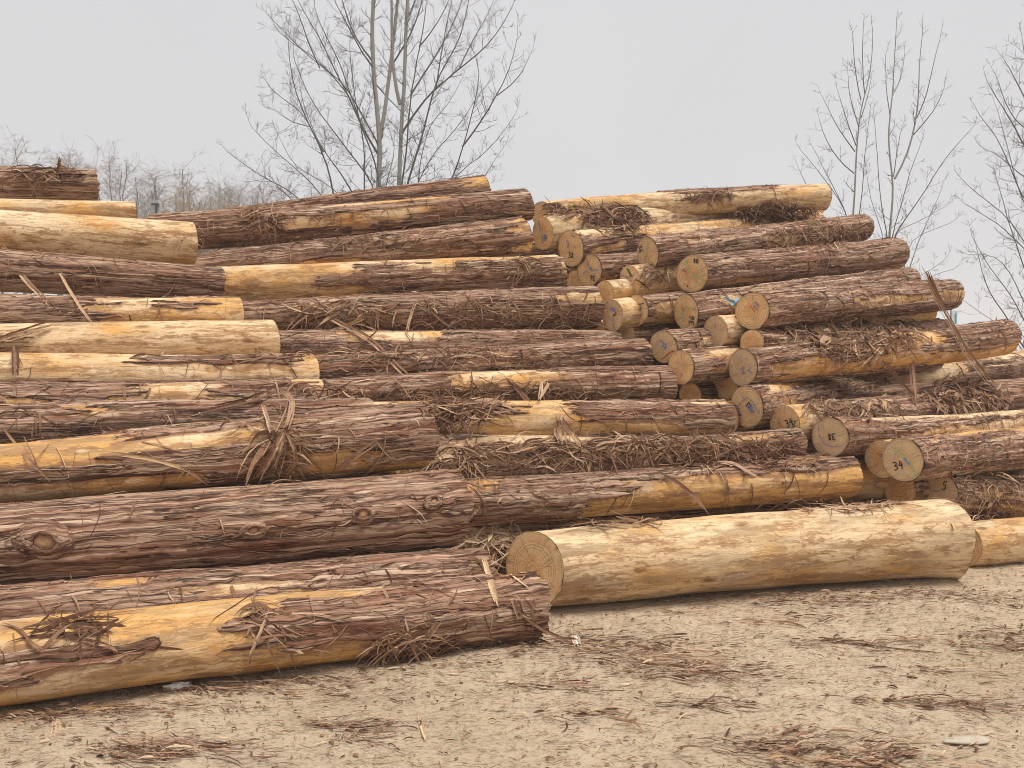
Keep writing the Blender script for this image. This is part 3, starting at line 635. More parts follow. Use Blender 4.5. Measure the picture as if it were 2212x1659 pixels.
face_log("plain bark log at the frame edge behind the heap of bark strips", 1860, 890, 14, 32, 8.2, (2235, 861, 31), b, [], (), shag=1.2, th=22)
face_log("log marked 34 with a green cross stroke on its half-buried end", 1695, 914, 30, 38, 6.45, (1950, 890, 33), w_, [(1765, 2200, -1.2, 1.2, b)],
    number('34', .35, .0, .42, 15) + [('d', .1, [(.55, -.35), (.75, .1)]), ('b', .06, [(.5, .3), (.5, -.2)]), ('r', .04, [(-.4, .1), (.0, -.4)])], warm=.2, shag=1.6)
face_log("log whose rough end reads 38 upside down above a blue arc", 1793, 944, 35, 42, 6.2, (2240, 912, 33), b,
    [(1830, 2330, -1.1, -.72, w_), (1960, 2330, -.25, .5, w_)],
    number('38', .1, .0, .34, 178) + [('b', .06, [(-.6, .6), (-.6, .1), (-.3, -.4), (.2, -.55), (.65, -.5)])], warm=.2, shag=1.4)
face_log("low log with 34 on an orange wire-bound end crossed by a green line", 1950, 992, 39.5, 44.5, 5.95, (2240, 967, 44), b, [(2000, 2330, -1.1, -.86, w_)],
    number('34', -.25, -.3, .42, 5) + [('g', .07, [(-.45, .68), (-.1, .4), (.25, -.05), (.5, -.5), (.48, -.9)]), ('w', .04, [(-.6, .5), (-.35, .2)]), ('w', .04, [(-.25, .6), (-.1, .35)]), ('w', .05, [(-.2, -.7), (.0, -.62), (.05, -.75)]), ('b', .12, [(.1, .1), (.3, -.3)])], warm=.8, shag=1.5)
face_log("log with an unmarked orange ringed end, pressed behind the wire-bound end", 1906, 991, 32, 41, 6.15, (2160, 968, 40), w_, [], [('r', .05, [(-.2, .3), (.1, .2), (-.1, .1)])], warm=.4, shag=.4)
face_log("shaded blank log end in the hollow beneath the wire-bound end", 1944, 1058, 31, 35, 6.35, (2160, 1045, 35), b, [], (), shag=.5)
face_log("log behind the biggest log, a faint 5 on its sunken end", 2028, 1062, 35, 40, 6.3, (2240, 1076, 43), b, [(2080, 2330, -.15, .1, w_), (2110, 2330, .4, .8, w_)],
    number('5', .35, .35, .5, -15) + [('b', .1, [(-.3, .0), (.1, .05)])], warm=.6, shag=1.3)
# ends deep in the gaps
for (lb, cx, cy, rx, ry, d, rt) in (
    ("shadowed end deep in the gap beside the half-bare log", 1243, 607, 18, 24, 8.5, (1420, 596, 24)),
    ("dark sawn end peeking over the straight grey-brown log", 1352, 726, 20, 24, 7.6, (1560, 712, 24)),
    ("black shaded end in the hollow under the furry end", 1491, 852, 22, 26, 7.2, (1700, 838, 26)),
    ("narrow sliver of an end behind the bark cap of the yellow log", 1571, 902, 22, 36, 6.75, (1800, 884, 32)),
    ("stub of pale wood wedged below the purple chalked end", 1290, 716, 18, 24, 7.75, (1500, 705, 24))):
    face_log(lb, cx, cy, rx, ry, d, rt, w_ if 'pale' in lb else b, [], (), shag=.5)

for (lb, x0, y0, x1, y1, r_, d) in (  # filler logs added behind the stacks to block sky and keep gaps dark
    ("filler log added to darken the gap behind the red slashed end", 1250, 775, 1750, 765, 40, 8.2), ("filler log added to darken the gap below the furry end", 1300, 850, 1800, 840, 42, 7.8),
    ("filler log added to darken the gap beside the end marked 38", 1500, 960, 2000, 935, 45, 7.4), ("filler log added to darken the gap behind the pale shaded log end", 1500, 1020, 2050, 1005, 45, 7.3),
    ("filler log added to darken the gap under the wire-bound end", 1700, 1090, 2250, 1075, 45, 7.2), ("filler log added to darken the gap between the white cross end and the shaggy tip", 1200, 690, 1700, 670, 42, 8.7),
    ("filler log added to darken the gap below the blue and green chalked stub", 1180, 630, 1700, 605, 40, 9.2), ("filler log added to darken the gap under the cross marked pale log", 1080, 555, 1600, 530, 36, 9.6),
    ("filler log added to darken the gap behind the heap of broad strips", 1850, 870, 2280, 850, 40, 8.6), ("filler log added to darken the gap at the frame edge behind the 34 log", 1900, 945, 2300, 930, 40, 7.9)):
    log(lb, (x0, y0, r_), d, (x1, y1, r_), TH(12), b, [], .3, .3, 'l' if x0 < 1300 else None, rnd=0.0, group="filler logs added to darken the gaps")

# ------------------------------------------------------------------ surface lookup for things lying on the stack
_A = np.array([l[0] for l in LOGS]); _U = np.array([l[1] for l in LOGS]); _L = np.array([l[2] for l in LOGS])
_ra = np.array([l[3] for l in LOGS]); _rb = np.array([l[4] for l in LOGS])
CAMP = np.array([0, 0, CAMZ])
def hit(x, y):
    """first log (or the ground) seen along a sight line -> point, outward normal, log index (-1 ground, None nothing)"""
    d = np.array([(x - W0 / 2) / FPX, 1.0, (H0 / 2 - y) / FPX])
    best = (1e9, None, None, None)
    O = CAMP - _A
    du = _U @ d; Ou = np.einsum('ij,ij->i', O, _U)
    dp = d[None] - du[:, None] * _U; Op = O - Ou[:, None] * _U
    a = np.einsum('ij,ij->i', dp, dp); b_ = np.einsum('ij,ij->i', dp, Op); c_ = np.einsum('ij,ij->i', Op, Op)
    R = (_ra + _rb) / 2
    for it in range(3):
        disc = b_ * b_ - a * (c_ - (R + .008) ** 2)
        t = np.where(disc > 0, (-b_ - np.sqrt(np.maximum(disc, 0))) / a, 1e9)
        s = Ou + t * du
        R = _ra + (_rb - _ra) * np.clip(s / _L, 0, 1)
    ok = (disc > 0) & (s > -.02) & (s < _L + .02) & (t > 0)
    t = np.where(ok, t, 1e9); i = int(np.argmin(t))
    tg = CAMZ / -d[2] if d[2] < -1e-6 else 1e9
    if min(t[i], tg) > 60: return None
    if tg < t[i]: return CAMP + d * tg, np.array([0, 0, 1.0]), -1
    p = CAMP + d * t[i]; q = p - _A[i]; n = q - q.dot(_U[i]) * _U[i]; n /= np.linalg.norm(n)
    return p, n, i

def strip(name, label, pts, wpx, mat, tone=.4, cat="bark strip", lift=.02, strands=3, group="loose bark strips on the stack", thick=.3):
    """one long strip of bark: several strands side by side forming one ragged ribbon"""
    pw = []
    last = None
    for (x, y) in pts:
        h = hit(x, y)
        if h is None:
            dep = last[1] if last is not None else 8.0
            q = P(x, y, dep)
        else: q = h[0]
        if last is not None and h is not None and q[1] - last[1] > .35: q = P(x, y, last[1] + .12)
        last = q; dirc = (CAMP - q) / np.linalg.norm(CAMP - q); pw.append(q + dirc * lift)
    pw = np.array(pw); d0 = pw[:, 1].mean(); wm = wpx * d0 / FPX
    K = max(8, 5 * len(pw)); t = np.linspace(0, len(pw) - 1, K)
    sm = np.stack([np.interp(t, np.arange(len(pw)), pw[:, i]) for i in range(3)], 1)
    for _ in range(2): sm[1:-1] = .25 * sm[:-2] + .5 * sm[1:-1] + .25 * sm[2:]
    rg = np.random.default_rng(abs(hash(label)) % 10000 if False else int(pts[0][0] * 7 + pts[0][1] * 3))
    T = np.gradient(sm, axis=0); view = CAMP[None] - sm
    S = np.cross(T, view); S /= np.linalg.norm(S, axis=1, keepdims=True) + 1e-9
    Cs, Ss, tn = [], [], []
    for j in range(strands):
        off = (j - (strands - 1) / 2) / max(1, strands) * wm
        a, bb = sorted((rg.uniform(0, .12), rg.uniform(.85, 1.0)))
        idx = np.linspace(a, bb, K) * (K - 1)
        cj = np.stack([np.interp(idx, np.arange(K), sm[:, i]) for i in range(3)], 1)
        sj = np.stack([np.interp(idx, np.arange(K), S[:, i]) for i in range(3)], 1)
        vj = view / np.linalg.norm(view, axis=1, keepdims=True)
        cj = cj + sj * (off + np.cumsum(rg.normal(0, wm * .05, K))[:, None] * .6) + vj * (rg.normal(0, wm * .15, (K, 1)) * .3 + .003 * j)
        wj = wm / strands * .62 * (1 - .8 * np.abs(np.linspace(-1, 1, K)) ** 4) * rg.uniform(.7, 1.25, K)
        sd = sj * math.cos(.4 * (j - 1)) + vj * math.sin(.4 * (j - 1))
        Cs.append(cj); Ss.append(sd * wj[:, None]); tn.append(np.clip(tone + rg.normal(0, .12), 0, 1))
    V, F = ribbons(np.array(Cs), np.array(Ss))
    o0 = pw[0]
    o = mesh_obj(name, V - o0, F, mat, None, False, {"tone": np.repeat(tn, K * 3)}); o.location = o0
    return tag(o, label, cat, group)

def heap(name, label, cx, cy, rx, ry, n, mat=None, tone=.35, big=1.0, lmin=.10, lmax=.55, cat="bark heap", group="heaps of torn bark", up=.5, w0=.0042):
    rg = np.random.default_rng(int(cx * 3 + cy * 7)); Cs, Ss = [], []
    K = 9; t = np.linspace(0, 1, K)
    base = None
    for _ in range(int(n * 1.35)):
        r = rg.random() ** .6 * 1.25; a = rg.uniform(0, 6.283)
        h = hit(cx + rx * r * math.cos(a), cy + ry * r * math.sin(a))
        if h is None: continue
        p, nn, i = h
        if base is None: base = p.copy()
        if abs(p[1] - base[1]) > 1.2: continue
        ax = _U[i] if i >= 0 else np.array([1.0, 0, 0])
        tv = np.cross(nn, ax); al = rg.normal(0, .42) if rg.random() < .72 else rg.normal(1.5, .5)
        dv = ax * math.cos(al) * rg.choice([-1, 1]) + tv * math.sin(al) + nn * abs(rg.normal(0, .16)) * up
        dv /= np.linalg.norm(dv)
        ln = rg.uniform(lmin, lmax) * rg.uniform(.5, 1) * (1 + (big - 1) * .45); bend = rg.normal(0, .35, 3)
        e2 = np.cross(nn, dv); e2 /= np.linalg.norm(e2) + 1e-9
        an = np.cumsum(rg.normal(0, .12, K) + rg.normal(0, .10)); an -= an[K // 2]
        dd = dv[None] * np.cos(an)[:, None] + e2[None] * np.sin(an)[:, None]
        C = p + nn * (.004 + .04 * rg.random() ** 2 * up) + np.cumsum(dd, 0) * ln / K - dv * ln * .5
        C = C + np.array([0, 0, -1.0])[None] * (ln * .35 * rg.random() * (2 * np.abs(t - .4))[:, None] ** 2) + bend * ln * ((t - .5) ** 2)[:, None] * .5
        dn = (C - p) @ nn
        C = C + nn[None] * np.maximum(.006 - dn, 0)[:, None]
        sd = np.cross(dv, nn + rg.normal(0, .5, 3)); sd /= np.linalg.norm(sd) + 1e-9
        Cs.append(C); Ss.append(sd[None] * (w0 * big * rg.lognormal(0, .5)) * (1.05 - np.abs(2 * t - 1) ** 4)[:, None])
    if not Cs: return None
    V, F = ribbons(np.array(Cs), np.array(Ss)); N = len(Cs)
    o = mesh_obj(name, V - base, F, mat or M_FIB, None, False, {"tone": np.repeat(np.clip(rg.normal(tone - .02, .22, N), 0, 1), K * 3)})
    o.location = base
    return tag(o, label, cat, group)

# ---- long strips
ST = [
 ("pale thin stick of split wood slanting across three logs of the edge stack", [(105, 547), (135, 600), (168, 655), (207, 710)], 6, M_TAN, .6, .035, 2),
 ("brown bark strip hanging down over the dark red-brown log at the frame edge", [(0, 520), (50, 600), (110, 660)], 9, M_FIB, .4, .03, 3),
 ("dark splintered stake standing upright in front of the smooth yellow log", [(33, 822), (34, 780), (31, 735)], 13, M_FIB, .05, .10, 3),
 ("flat bark slab lying crooked over the pale grey-streaked log", [(-10, 738), (60, 716), (120, 700)], 16, M_FIB, .42, .05, 4),
 ("long heavy bark strip falling diagonally from the shaggy log", [(622, 642), (720, 690), (800, 733), (855, 790), (885, 818)], 12, M_FIB, .45, .05, 4),
 ("light tan strip crossing the long heavy diagonal strip", [(690, 722), (740, 708), (795, 684)], 8, M_TAN, .5, .07, 2),
 ("broad dark curled slab arching up before the hanging bundle", [(430, 890), (530, 866), (575, 848), (602, 838)], 15, M_FIB, .12, .05, 4),
 ("bent bark band folding over at the top of the hanging bundle", [(598, 838), (618, 850), (630, 868), (626, 900), (612, 935)], 14, M_FIB, .4, .10, 4),
 ("widest hanging strip of the bundle, slanting towards the frame edge", [(614, 928), (590, 975), (552, 1032)], 15, M_FIB, .4, .10, 4),
 ("middle hanging strip of the bundle ending above the dark knotted log", [(614, 930), (605, 975), (588, 1022)], 10, M_FIB, .45, .09, 3),
 ("outer hanging strip of the bundle bending back under itself", [(618, 930), (636, 970), (640, 995), (612, 1030)], 9, M_FIB, .5, .09, 3),
 ("short pale strip hanging beside the bundle", [(566, 870), (578, 905), (588, 940)], 8, M_FIB, .55, .06, 3),
 ("slender brown stick leaning on the cream striped log at the frame edge", [(0, 918), (60, 990), (118, 1048)], 5, M_FIB, .4, .05, 2),
 ("pale split strip lying along the cream striped log", [(228, 978), (320, 990), (400, 1012), (455, 1050)], 8, M_TAN, .45, .03, 3),
 ("pale twisted strip hanging over the half-peeled log", [(583, 1316), (560, 1370), (540, 1415), (533, 1455)], 7, M_FIB, .75, .03, 2),
 ("short dark stub lying on the half-peeled log", [(520, 1295), (540, 1325), (560, 1348)], 6, M_FIB, .2, .03, 2),
 ("wide pale splinter hanging over the ragged end of the half-peeled log", [(1043, 1200), (1058, 1255), (1076, 1316)], 14, M_TAN, .62, .04, 3),
 ("long dark strip sliding off the ragged end down to the dirt", [(1028, 1232), (1095, 1298), (1165, 1358), (1235, 1388)], 8, M_FIB, .2, .03, 3),
 ("brown strip hanging beside the wide pale splinter", [(1060, 1240), (1105, 1285), (1125, 1345)], 7, M_FIB, .42, .03, 3),
 ("frayed bundle of strips under the half-peeled log touching the dirt", [(952, 1338), (925, 1375), (885, 1422)], 13, M_FIB, .45, .04, 4),
 ("jagged grey bark piece standing upright in front of the yellow peeled log", [(1222, 862), (1212, 900), (1206, 930), (1214, 962)], 20, M_FIB, .52, .06, 4),
 ("bark strip leaning on the jagged grey bark piece", [(1208, 898), (1235, 935), (1262, 968)], 9, M_FIB, .45, .10, 3),
 ("short broad strip before the dark ended straight log", [(1105, 826), (1130, 852), (1148, 872)], 10, M_FIB, .35, .05, 3),
 ("pale strip pointing up in front of the dark ended straight log", [(1166, 802), (1170, 835), (1166, 868)], 7, M_FIB, .6, .07, 3),
 ("second pale strip leaning beside the short broad strip", [(1195, 800), (1182, 835), (1162, 868)], 6, M_FIB, .55, .06, 2),
 ("dark curved strip draped over the orange bellied log", [(1390, 1006), (1465, 1043), (1505, 1075), (1535, 1120)], 10, M_FIB, .3, .05, 3),
 ("thin strip hanging down the orange bellied log", [(1548, 1005), (1572, 1050), (1585, 1105)], 5, M_FIB, .5, .04, 2),
 ("upright strip hanging in front of the blue tinted butt", [(1974, 716), (1970, 790), (1978, 880)], 9, M_FIB, .42, .12, 3),
 ("long double strip leaning up past the far log end into the sky", [(1985, 576), (2030, 655), (2078, 745), (2130, 815), (2160, 842)], 11, M_FIB, .55, .10, 5),
 ("dark splinter pointing at the sky beside the long double strip", [(2003, 582), (2018, 625), (2040, 668)], 8, M_FIB, .35, .10, 3),
 ("dark strip lying across the even bark log near its far end", [(1828, 518), (1875, 556), (1925, 592)], 7, M_FIB, .25, .04, 2),
 ("strip fallen from the two-toned log to the blue tinted butt", [(1905, 770), (1945, 825), (1990, 872)], 8, M_FIB, .35, .10, 3),
 ("grey stub of bark standing on the log above the end marked 38", [(1803, 840), (1800, 862), (1797, 890)], 7, M_FIB, .6, .06, 2),
 ("square tan splinter standing upright behind the end marked 38", [(1911, 842), (1909, 865), (1908, 890)], 11, M_TAN, .35, .08, 3),
 ("light stick lying on the log above the end marked 40", [(1475, 511), (1485, 527), (1496, 543)], 5, M_FIB, .75, .03, 1),
 ("dark arching strip dropping from the tangle to the orange oval end", [(1316, 434), (1352, 452), (1368, 478), (1384, 516)], 9, M_FIB, .15, .04, 3),
 ("diagonal frayed strips on the orange underside near the dark knotted log", [(720, 1018), (770, 985), (818, 950)], 13, M_FIB, .4, .03, 4),
 ("broken grey slab propped against the bark of the orange bellied log", [(1003, 1132), (1020, 1112), (1040, 1090)], 12, M_FIB, .6, .05, 3),
 ("thin bent strip hooked over the orange bellied log", [(1012, 1046), (1035, 1070), (1043, 1085), (1044, 1120)], 5, M_FIB, .35, .06, 2),
 ("tan fibre arch on the shaggy log", [(876, 728), (886, 682), (898, 650), (925, 668)], 7, M_FIB, .65, .05, 3),
 ("slack strip trailing along the foot of the shaggy log", [(925, 668), (965, 700), (1010, 716)], 6, M_FIB, .4, .05, 2),
 ("slanting strip between the two-toned log and the bark behind it", [(1750, 700), (1800, 740), (1825, 772)], 9, M_FIB, .4, .07, 3),
 ("crooked strip at the foot of the two-toned log", [(1855, 812), (1880, 790), (1915, 745)], 6, M_FIB, .55, .10, 2),
 ("red-brown splinter standing on the topmost edge log against the willows", [(124, 378), (128, 358), (131, 338)], 8, M_FIB, .1, .02, 3),
 ("yellow-green plastic strap caught in the bark near the black pipe", [(1229, 441), (1236, 448), (1244, 456)], 4, None, .5, .05, 1),
]
M_STRAP = mat_plain("yellow_strap", (.45, .46, .06), .15)
for (lb, pts, wp, mt, tn, lf, sn) in ST:
    if mt is None: strip("strap", lb, pts, wp, M_STRAP, tn, "strap", lf, sn, None)
    else: strip("bark_strip" if mt is M_FIB else "wood_splinter", lb, pts, wp, mt, tn, "bark strip" if mt is M_FIB else "splinter", lf, sn)

# ---- heaps of shreds
HP = [
 ("bark scraps in the notch beneath the black pipe", 1232, 454, 62, 10, 110, .3),
 ("dark tangle of bark on the pale log with the cross marked end", 1335, 472, 55, 22, 260, .28),
 ("low clump of bark on top of the highest pale log", 1530, 424, 45, 6, 110, .22),
 ("thick nest of bark between the highest pale log and the log below", 1672, 460, 72, 16, 320, .3),
 ("wide heap of broad bark strips behind the end marked 38", 2085, 858, 70, 22, 300, .38),
 ("heap of splinters at the tip of the dark knotted log", 985, 988, 48, 15, 130, .5),
 ("carpet of shreds along the log buried in tangled bark", 1400, 980, 330, 24, 620, .35),
 ("fibres gathered around the hanging bundle", 600, 980, 40, 58, 120, .45),
 ("frayed fibres under the ragged half of the half-peeled log", 885, 1398, 60, 22, 120, .4),
 ("twigs and bark around the splinter on the topmost edge log", 100, 372, 60, 6, 90, .2),
 ("shreds caught on the bark log below the nest", 1790, 500, 70, 20, 160, .42),
 ("torn pale wood and bark before the bare ringed end", 1055, 1158, 55, 16, 150, .75),
 ("bark scraps at the joint by the wide pale splinter", 1065, 1228, 35, 24, 90, .4),
 ("tangle of shreds across the brown bark log under the dark thick log", 1850, 722, 120, 30, 330, .4),
 ("shreds along the top of the end-34 log", 1845, 884, 90, 12, 170, .38),
 ("shreds in the seam behind the biggest log", 1300, 1126, 110, 6, 80, .4),
 ("litter in the seam between the cream striped and dark knotted logs", 450, 1052, 420, 12, 260, .45),
 ("bark scraps beside the tip of the cream striped log", 985, 885, 70, 20, 160, .32),
 ("shreds around the long diagonal strip", 735, 682, 95, 28, 170, .4),
 ("small dark tangle on the half-peeled log at the frame edge", 165, 1352, 75, 12, 38, .15),
 ("bark tuft hanging on the yellow flanked log", 562, 478, 28, 34, 110, .4),
 ("shreds in the seam under the yellow flanked log", 700, 518, 260, 8, 150, .3),
 ("curly tuft of fibre near the tip of the half-bare log", 1140, 578, 18, 16, 60, .35),
 ("long shreds down the flank of the shaggy log", 1060, 690, 210, 28, 260, .45),
 ("fibres in the seam under the straight grey-brown log", 1000, 842, 330, 8, 170, .38),
 ("bark crumbs under the low log hidden by the shaggy one", 900, 766, 330, 10, 160, .38),
 ("dark tuft hanging below the orange oval end", 1410, 590, 35, 20, 70, .3),
 ("scraps on the far end of the even bark log", 1745, 520, 70, 22, 140, .42),
 ("fibres over the end of the low bark log behind the biggest log", 1800, 1090, 130, 12, 140, .5),
 ("bark tangle on the bark logs behind the biggest log", 2130, 1060, 80, 50, 130, .45),
 ("tuft where bark meets peel on the half-peeled log", 568, 1335, 26, 22, 30, .25),
]
BIG = {2085: 2.3, 1335: 1.5, 1672: 1.4, 1232: 1.4, 985: 1.3, 735: 1.3, 1055: 1.6, 1850: 1.6, 600: 1.2, 1400: 1.3, 100: 1.2}
for (lb, cx, cy, rx, ry, n, tn) in HP: heap("bark_heap", lb, cx, cy, rx, ry, n, None, tn, BIG.get(cx, 1.0))

# ------------------------------------------------------------------ knots on the thick dark log
def knot(px, py, rpx, i_root):
    h = hit(px, py)
    if h is None: return
    p, n, i = h
    root = LOGS[i][5]; r = rpx * p[1] / FPX
    ax = _U[i]; tv = np.cross(n, ax)
    prof = [(0, .004), (.25, .006), (.42, .003), (.5, -.002), (.62, .020), (.8, .026), (1.0, .018), (1.3, .006), (1.6, -.008)]
    V = []; ns = 28; rg = np.random.default_rng(int(px))
    for (q, hh) in prof:
        for a in np.linspace(0, 2 * math.pi, ns, endpoint=False):
            rr = r * q * (1 + .12 * math.sin(2 * a + px) + .05 * rg.normal()) 
            V.append(p + ax * rr * 1.25 * math.cos(a) + tv * rr * math.sin(a) + n * (.016 + hh * r / .05 * .9 - (rr * math.sin(a)) ** 2 / (2 * (_ra[i]))))
    V = np.array(V)
    Mi = np.array(root.matrix_world.inverted())
    V = V @ Mi[:3, :3].T + Mi[:3, 3]
    fc = grid_faces(len(prof), ns, True)
    inner = mesh_obj("knot", V, fc, [M_BARK, M_KNOT], root)
    mi = np.zeros(len(fc), np.int32); mi[:ns * 3] = 1
    inner.data.polygons.foreach_set("material_index", mi)
M_KNOT = mat_plain("knot_wood", (.42, .24, .14), .4, 70)
bpy.context.view_layer.update()
for (x, y, r) in ((97, 1170, 30), (548, 1145, 13), (784, 1110, 14), (936, 1084, 11)): knot(x, y, r, None)

# ------------------------------------------------------------------ ground
def axis_pts(a, b_, step, far):
    core = np.arange(a, b_, step); g = np.geomspace(.3, far, 22)
    return np.concatenate([a - g[::-1], core, core[-1] + g])
gx = axis_pts(-5.5, 6.5, .04, 560); gy = axis_pts(1.5, 8.5, .035, 850)
gy = gy[gy > -100]
GX, GY = np.meshgrid(gx, gy, indexing='ij')
def ground_z(X, Y):
    n = fbm(X * 1.1, Y * 1.6, 0 * X, 3, 3) - .5
    n2 = fbm(X * 6, Y * 9, 0 * X, 2, 9) - .5
    fade = np.exp(-np.maximum(np.hypot(X, Y - 4) - 8, 0) / 6)
    rut = np.sin(Y * 5.2 + 1.3 * np.sin(X * .8) + X * .55) * .012 * (vn(X * .7, Y * .9, 0 * X, 77))
    return (n * .06 + n2 * .026 + rut) * fade
GZ = ground_z(GX, GY)
g = mesh_obj("ground", np.stack([GX, GY, GZ], -1).reshape(-1, 3), grid_faces(len(gx), len(gy))[:, ::-1], M_GROUND)
g["kind"] = "structure"; g["label"] = "dry pale packed dirt strewn with bark fibre"

# ------------------------------------------------------------------ litter on the ground
def litter():
    rg = np.random.default_rng(99)
    X, Y, LN, AL, WD, TN = [], [], [], [], [], []
    def add(x, y, ln, al, wd, tn): X.append(x); Y.append(y); LN.append(ln); AL.append(al); WD.append(wd); TN.append(tn)
    for _ in range(19000):
        d = 2.6 + 3.8 * rg.random() ** .8; x = rg.uniform(-.75, .75) * d
        add(x, d, float(np.clip(rg.lognormal(-3.4, .65), .008, .2)), rg.normal(-.05, .6), rg.lognormal(-6.5, .55), rg.normal(.34, .32))
    cl = [(1260, 1392, 70, 10, 180), (1340, 1415, 80, 16, 260), (1430, 1450, 110, 18, 420), (1540, 1470, 70, 14, 200), (1380, 1380, 100, 14, 220), (1230, 1375, 50, 14, 140),
          (1720, 1298, 70, 9, 220), (1830, 1300, 70, 14, 260), (1700, 1340, 80, 9, 140), (1560, 1300, 120, 8, 160), (1960, 1280, 60, 8, 120), (2050, 1290, 80, 10, 180), (2150, 1300, 60, 10, 160),
          (1850, 1390, 130, 5, 200), (2140, 1375, 60, 16, 220), (2180, 1395, 40, 6, 120), (720, 1568, 60, 8, 140), (745, 1590, 25, 14, 60), (340, 1618, 80, 14, 240), (260, 1640, 50, 12, 120),
          (430, 1488, 130, 8, 340), (620, 1465, 80, 8, 220), (200, 1530, 180, 9, 260), (60, 1545, 70, 10, 160), (1170, 1486, 60, 6, 90), (1240, 1540, 40, 8, 70), (1660, 1605, 70, 18, 280), (1780, 1640, 90, 16, 240),
          (1950, 1528, 80, 6, 160), (2060, 1530, 50, 6, 90), (1500, 1525, 60, 5, 80), (1120, 1400, 80, 16, 160), (930, 1440, 70, 10, 120), (1900, 1620, 60, 14, 120), (1500, 1320, 60, 6, 60), (700, 1500, 60, 10, 50), (2010, 1450, 60, 6, 60)]
    for (cx, cy, rx, ry, n) in cl:
        for _ in range(int(n * .8)):
            a = rg.normal(0, .7, 2) * np.array([1.6, 1.2]); px, py = cx + a[0] * rx, cy + a[1] * ry
            if py < 1180: continue
            d = CAMZ * FPX / (py - H0 / 2)
            add((px - W0 / 2) / FPX * d, d, float(np.clip(rg.lognormal(-2.6, .6), .02, .35)), rg.normal(-.05, .35), rg.lognormal(-6.2, .7), rg.normal(.30, .30))
    X, Y, LN, AL, WD, TN = map(np.array, (X, Y, LN, AL, WD, TN)); N = len(X); K = 5
    t = np.linspace(-.5, .5, K)[None]
    cv = rg.normal(0, .6, (N, 1)); ang = AL[:, None] + cv * t
    cx = X[:, None] + np.cumsum(np.cos(ang), 1) * LN[:, None] / K; cy = Y[:, None] + np.cumsum(np.sin(ang), 1) * LN[:, None] / K
    cz = ground_z(cx, cy) + .004 + np.abs(rg.normal(0, .012, (N, 1))) * (LN[:, None] / .1).clip(.2, 1) + .010 * rg.random((N, 1)) * np.cos(t * 3.1)
    C = np.stack([cx, cy, cz], -1)
    S = np.stack([-np.sin(ang), np.cos(ang), rg.uniform(-.8, .8, (N, 1)) * np.ones((1, K))], -1); S /= np.linalg.norm(S, axis=-1, keepdims=True)
    S = S * (np.clip(WD, .0006, .006)[:, None] * (1.05 - np.abs(2 * t) ** 4))[..., None]
    V, F = ribbons(C, S)
    o = mesh_obj("bark_litter", V, F, M_FIB, None, False, {"tone": np.repeat(np.clip(TN, 0, 1), K * 3)})
    tag(o, "brown bark fibres and chips strewn over the dirt", "bark litter", None, "stuff")
litter()

def blob(name, label, px, py, lx, ly, lz, mat, cat, rz=0.0, seed=1, sharp=0.0, group=None):
    """an irregular flattish lump lying on the dirt"""
    d = CAMZ * FPX / (py - H0 / 2); x = (px - W0 / 2) / FPX * d
    nu, nv = 18, 36
    th = np.linspace(0, math.pi, nu)[:, None]; ph = np.linspace(0, 2 * math.pi, nv, endpoint=False)[None]
    X = np.sin(th) * np.cos(ph); Y = np.sin(th) * np.sin(ph); Z = np.cos(th) * np.ones_like(ph)
    sq = np.abs(Z) ** .6 * np.sign(Z)
    r = 1 + .35 * (fbm(X * 2.2 + 5, Y * 2.2, Z * 2, 3, seed) - .5) + sharp * (vn(X * 6, Y * 6, Z * 6, seed) - .5)
    V = np.stack([X * r * lx / 2 * (1 - .3 * X), Y * r * ly / 2, np.maximum(sq, -.4) * r * lz / 2 + lz * .15], -1).reshape(-1, 3)
    c, s = math.cos(rz), math.sin(rz)
    V[:, :2] = V[:, :2] @ np.array([[c, s], [-s, c]])
    o = mesh_obj(name, V, grid_faces(nu, nv, True), mat); o.location = (x, d, float(ground_z(np.array([x]), np.array([d]))[0]) + .01)
    return tag(o, label, cat, group)
M_STONE = mat_plain("pale_stone", (.43, .37, .30), .25, 35); M_SCRAP = mat_plain("white_scrap", (.70, .66, .60), .2, 60)
M_PALE = mat_fibre("pale_wood", (.40, .31, .21), (.56, .46, .34), (.80, .73, .62)); M_CHIP = mat_plain("pale_chip", (.55, .45, .33), .3, 60); M_RCHIP = mat_plain("red_chip", (.30, .13, .07), .3, 60)
blob("flat_stone", "long flat whitish stone alone on the dirt", 2103, 1602, .20, .06, .02, M_STONE, "stone", .08, 3)
blob("plastic_scrap", "torn white scrap lying against the foot of the half-peeled log", 392, 1485, .12, .05, .03, M_SCRAP, "scrap", .35, 8, .9)
def gstrip(name, label, pts, wpx, mat, tone, sn=2):
    return strip(name, label, pts, wpx, mat, tone, "twig" if name == "forked_twig" else "bark strip", .012, sn, "strips lying on the dirt")
def chip(name, label, pts, wpx, mat, tone, sn, cat): 
    return strip(name, label, pts, wpx, mat, tone, cat, .015, sn, None)
chip("wood_chunk", "short white frayed chunk of wood among the strips past the ragged log end", [(1243, 1370), (1244, 1383), (1248, 1396)], 16, M_PALE, .8, 4, "wood chunk")
chip("wood_chunk", "second smaller white frayed chunk close to the larger one", [(1284, 1388), (1292, 1394), (1300, 1396)], 9, M_PALE, .8, 3, "wood chunk")
chip("wood_chip", "pale wood chip standing out on the dirt near the frame edge", [(120, 1548), (118, 1570), (116, 1594)], 17, M_PALE, .62, 4, "wood chip")
chip("wood_chip", "reddish wood chip on the dirt", [(222, 1570), (240, 1580), (262, 1596)], 9, M_FIB, .3, 3, "wood chip")
chip("wood_chip", "pale curled chip among the dark fibres on the dirt", [(752, 1566), (744, 1584), (738, 1606)], 11, M_PALE, .45, 3, "wood chip")
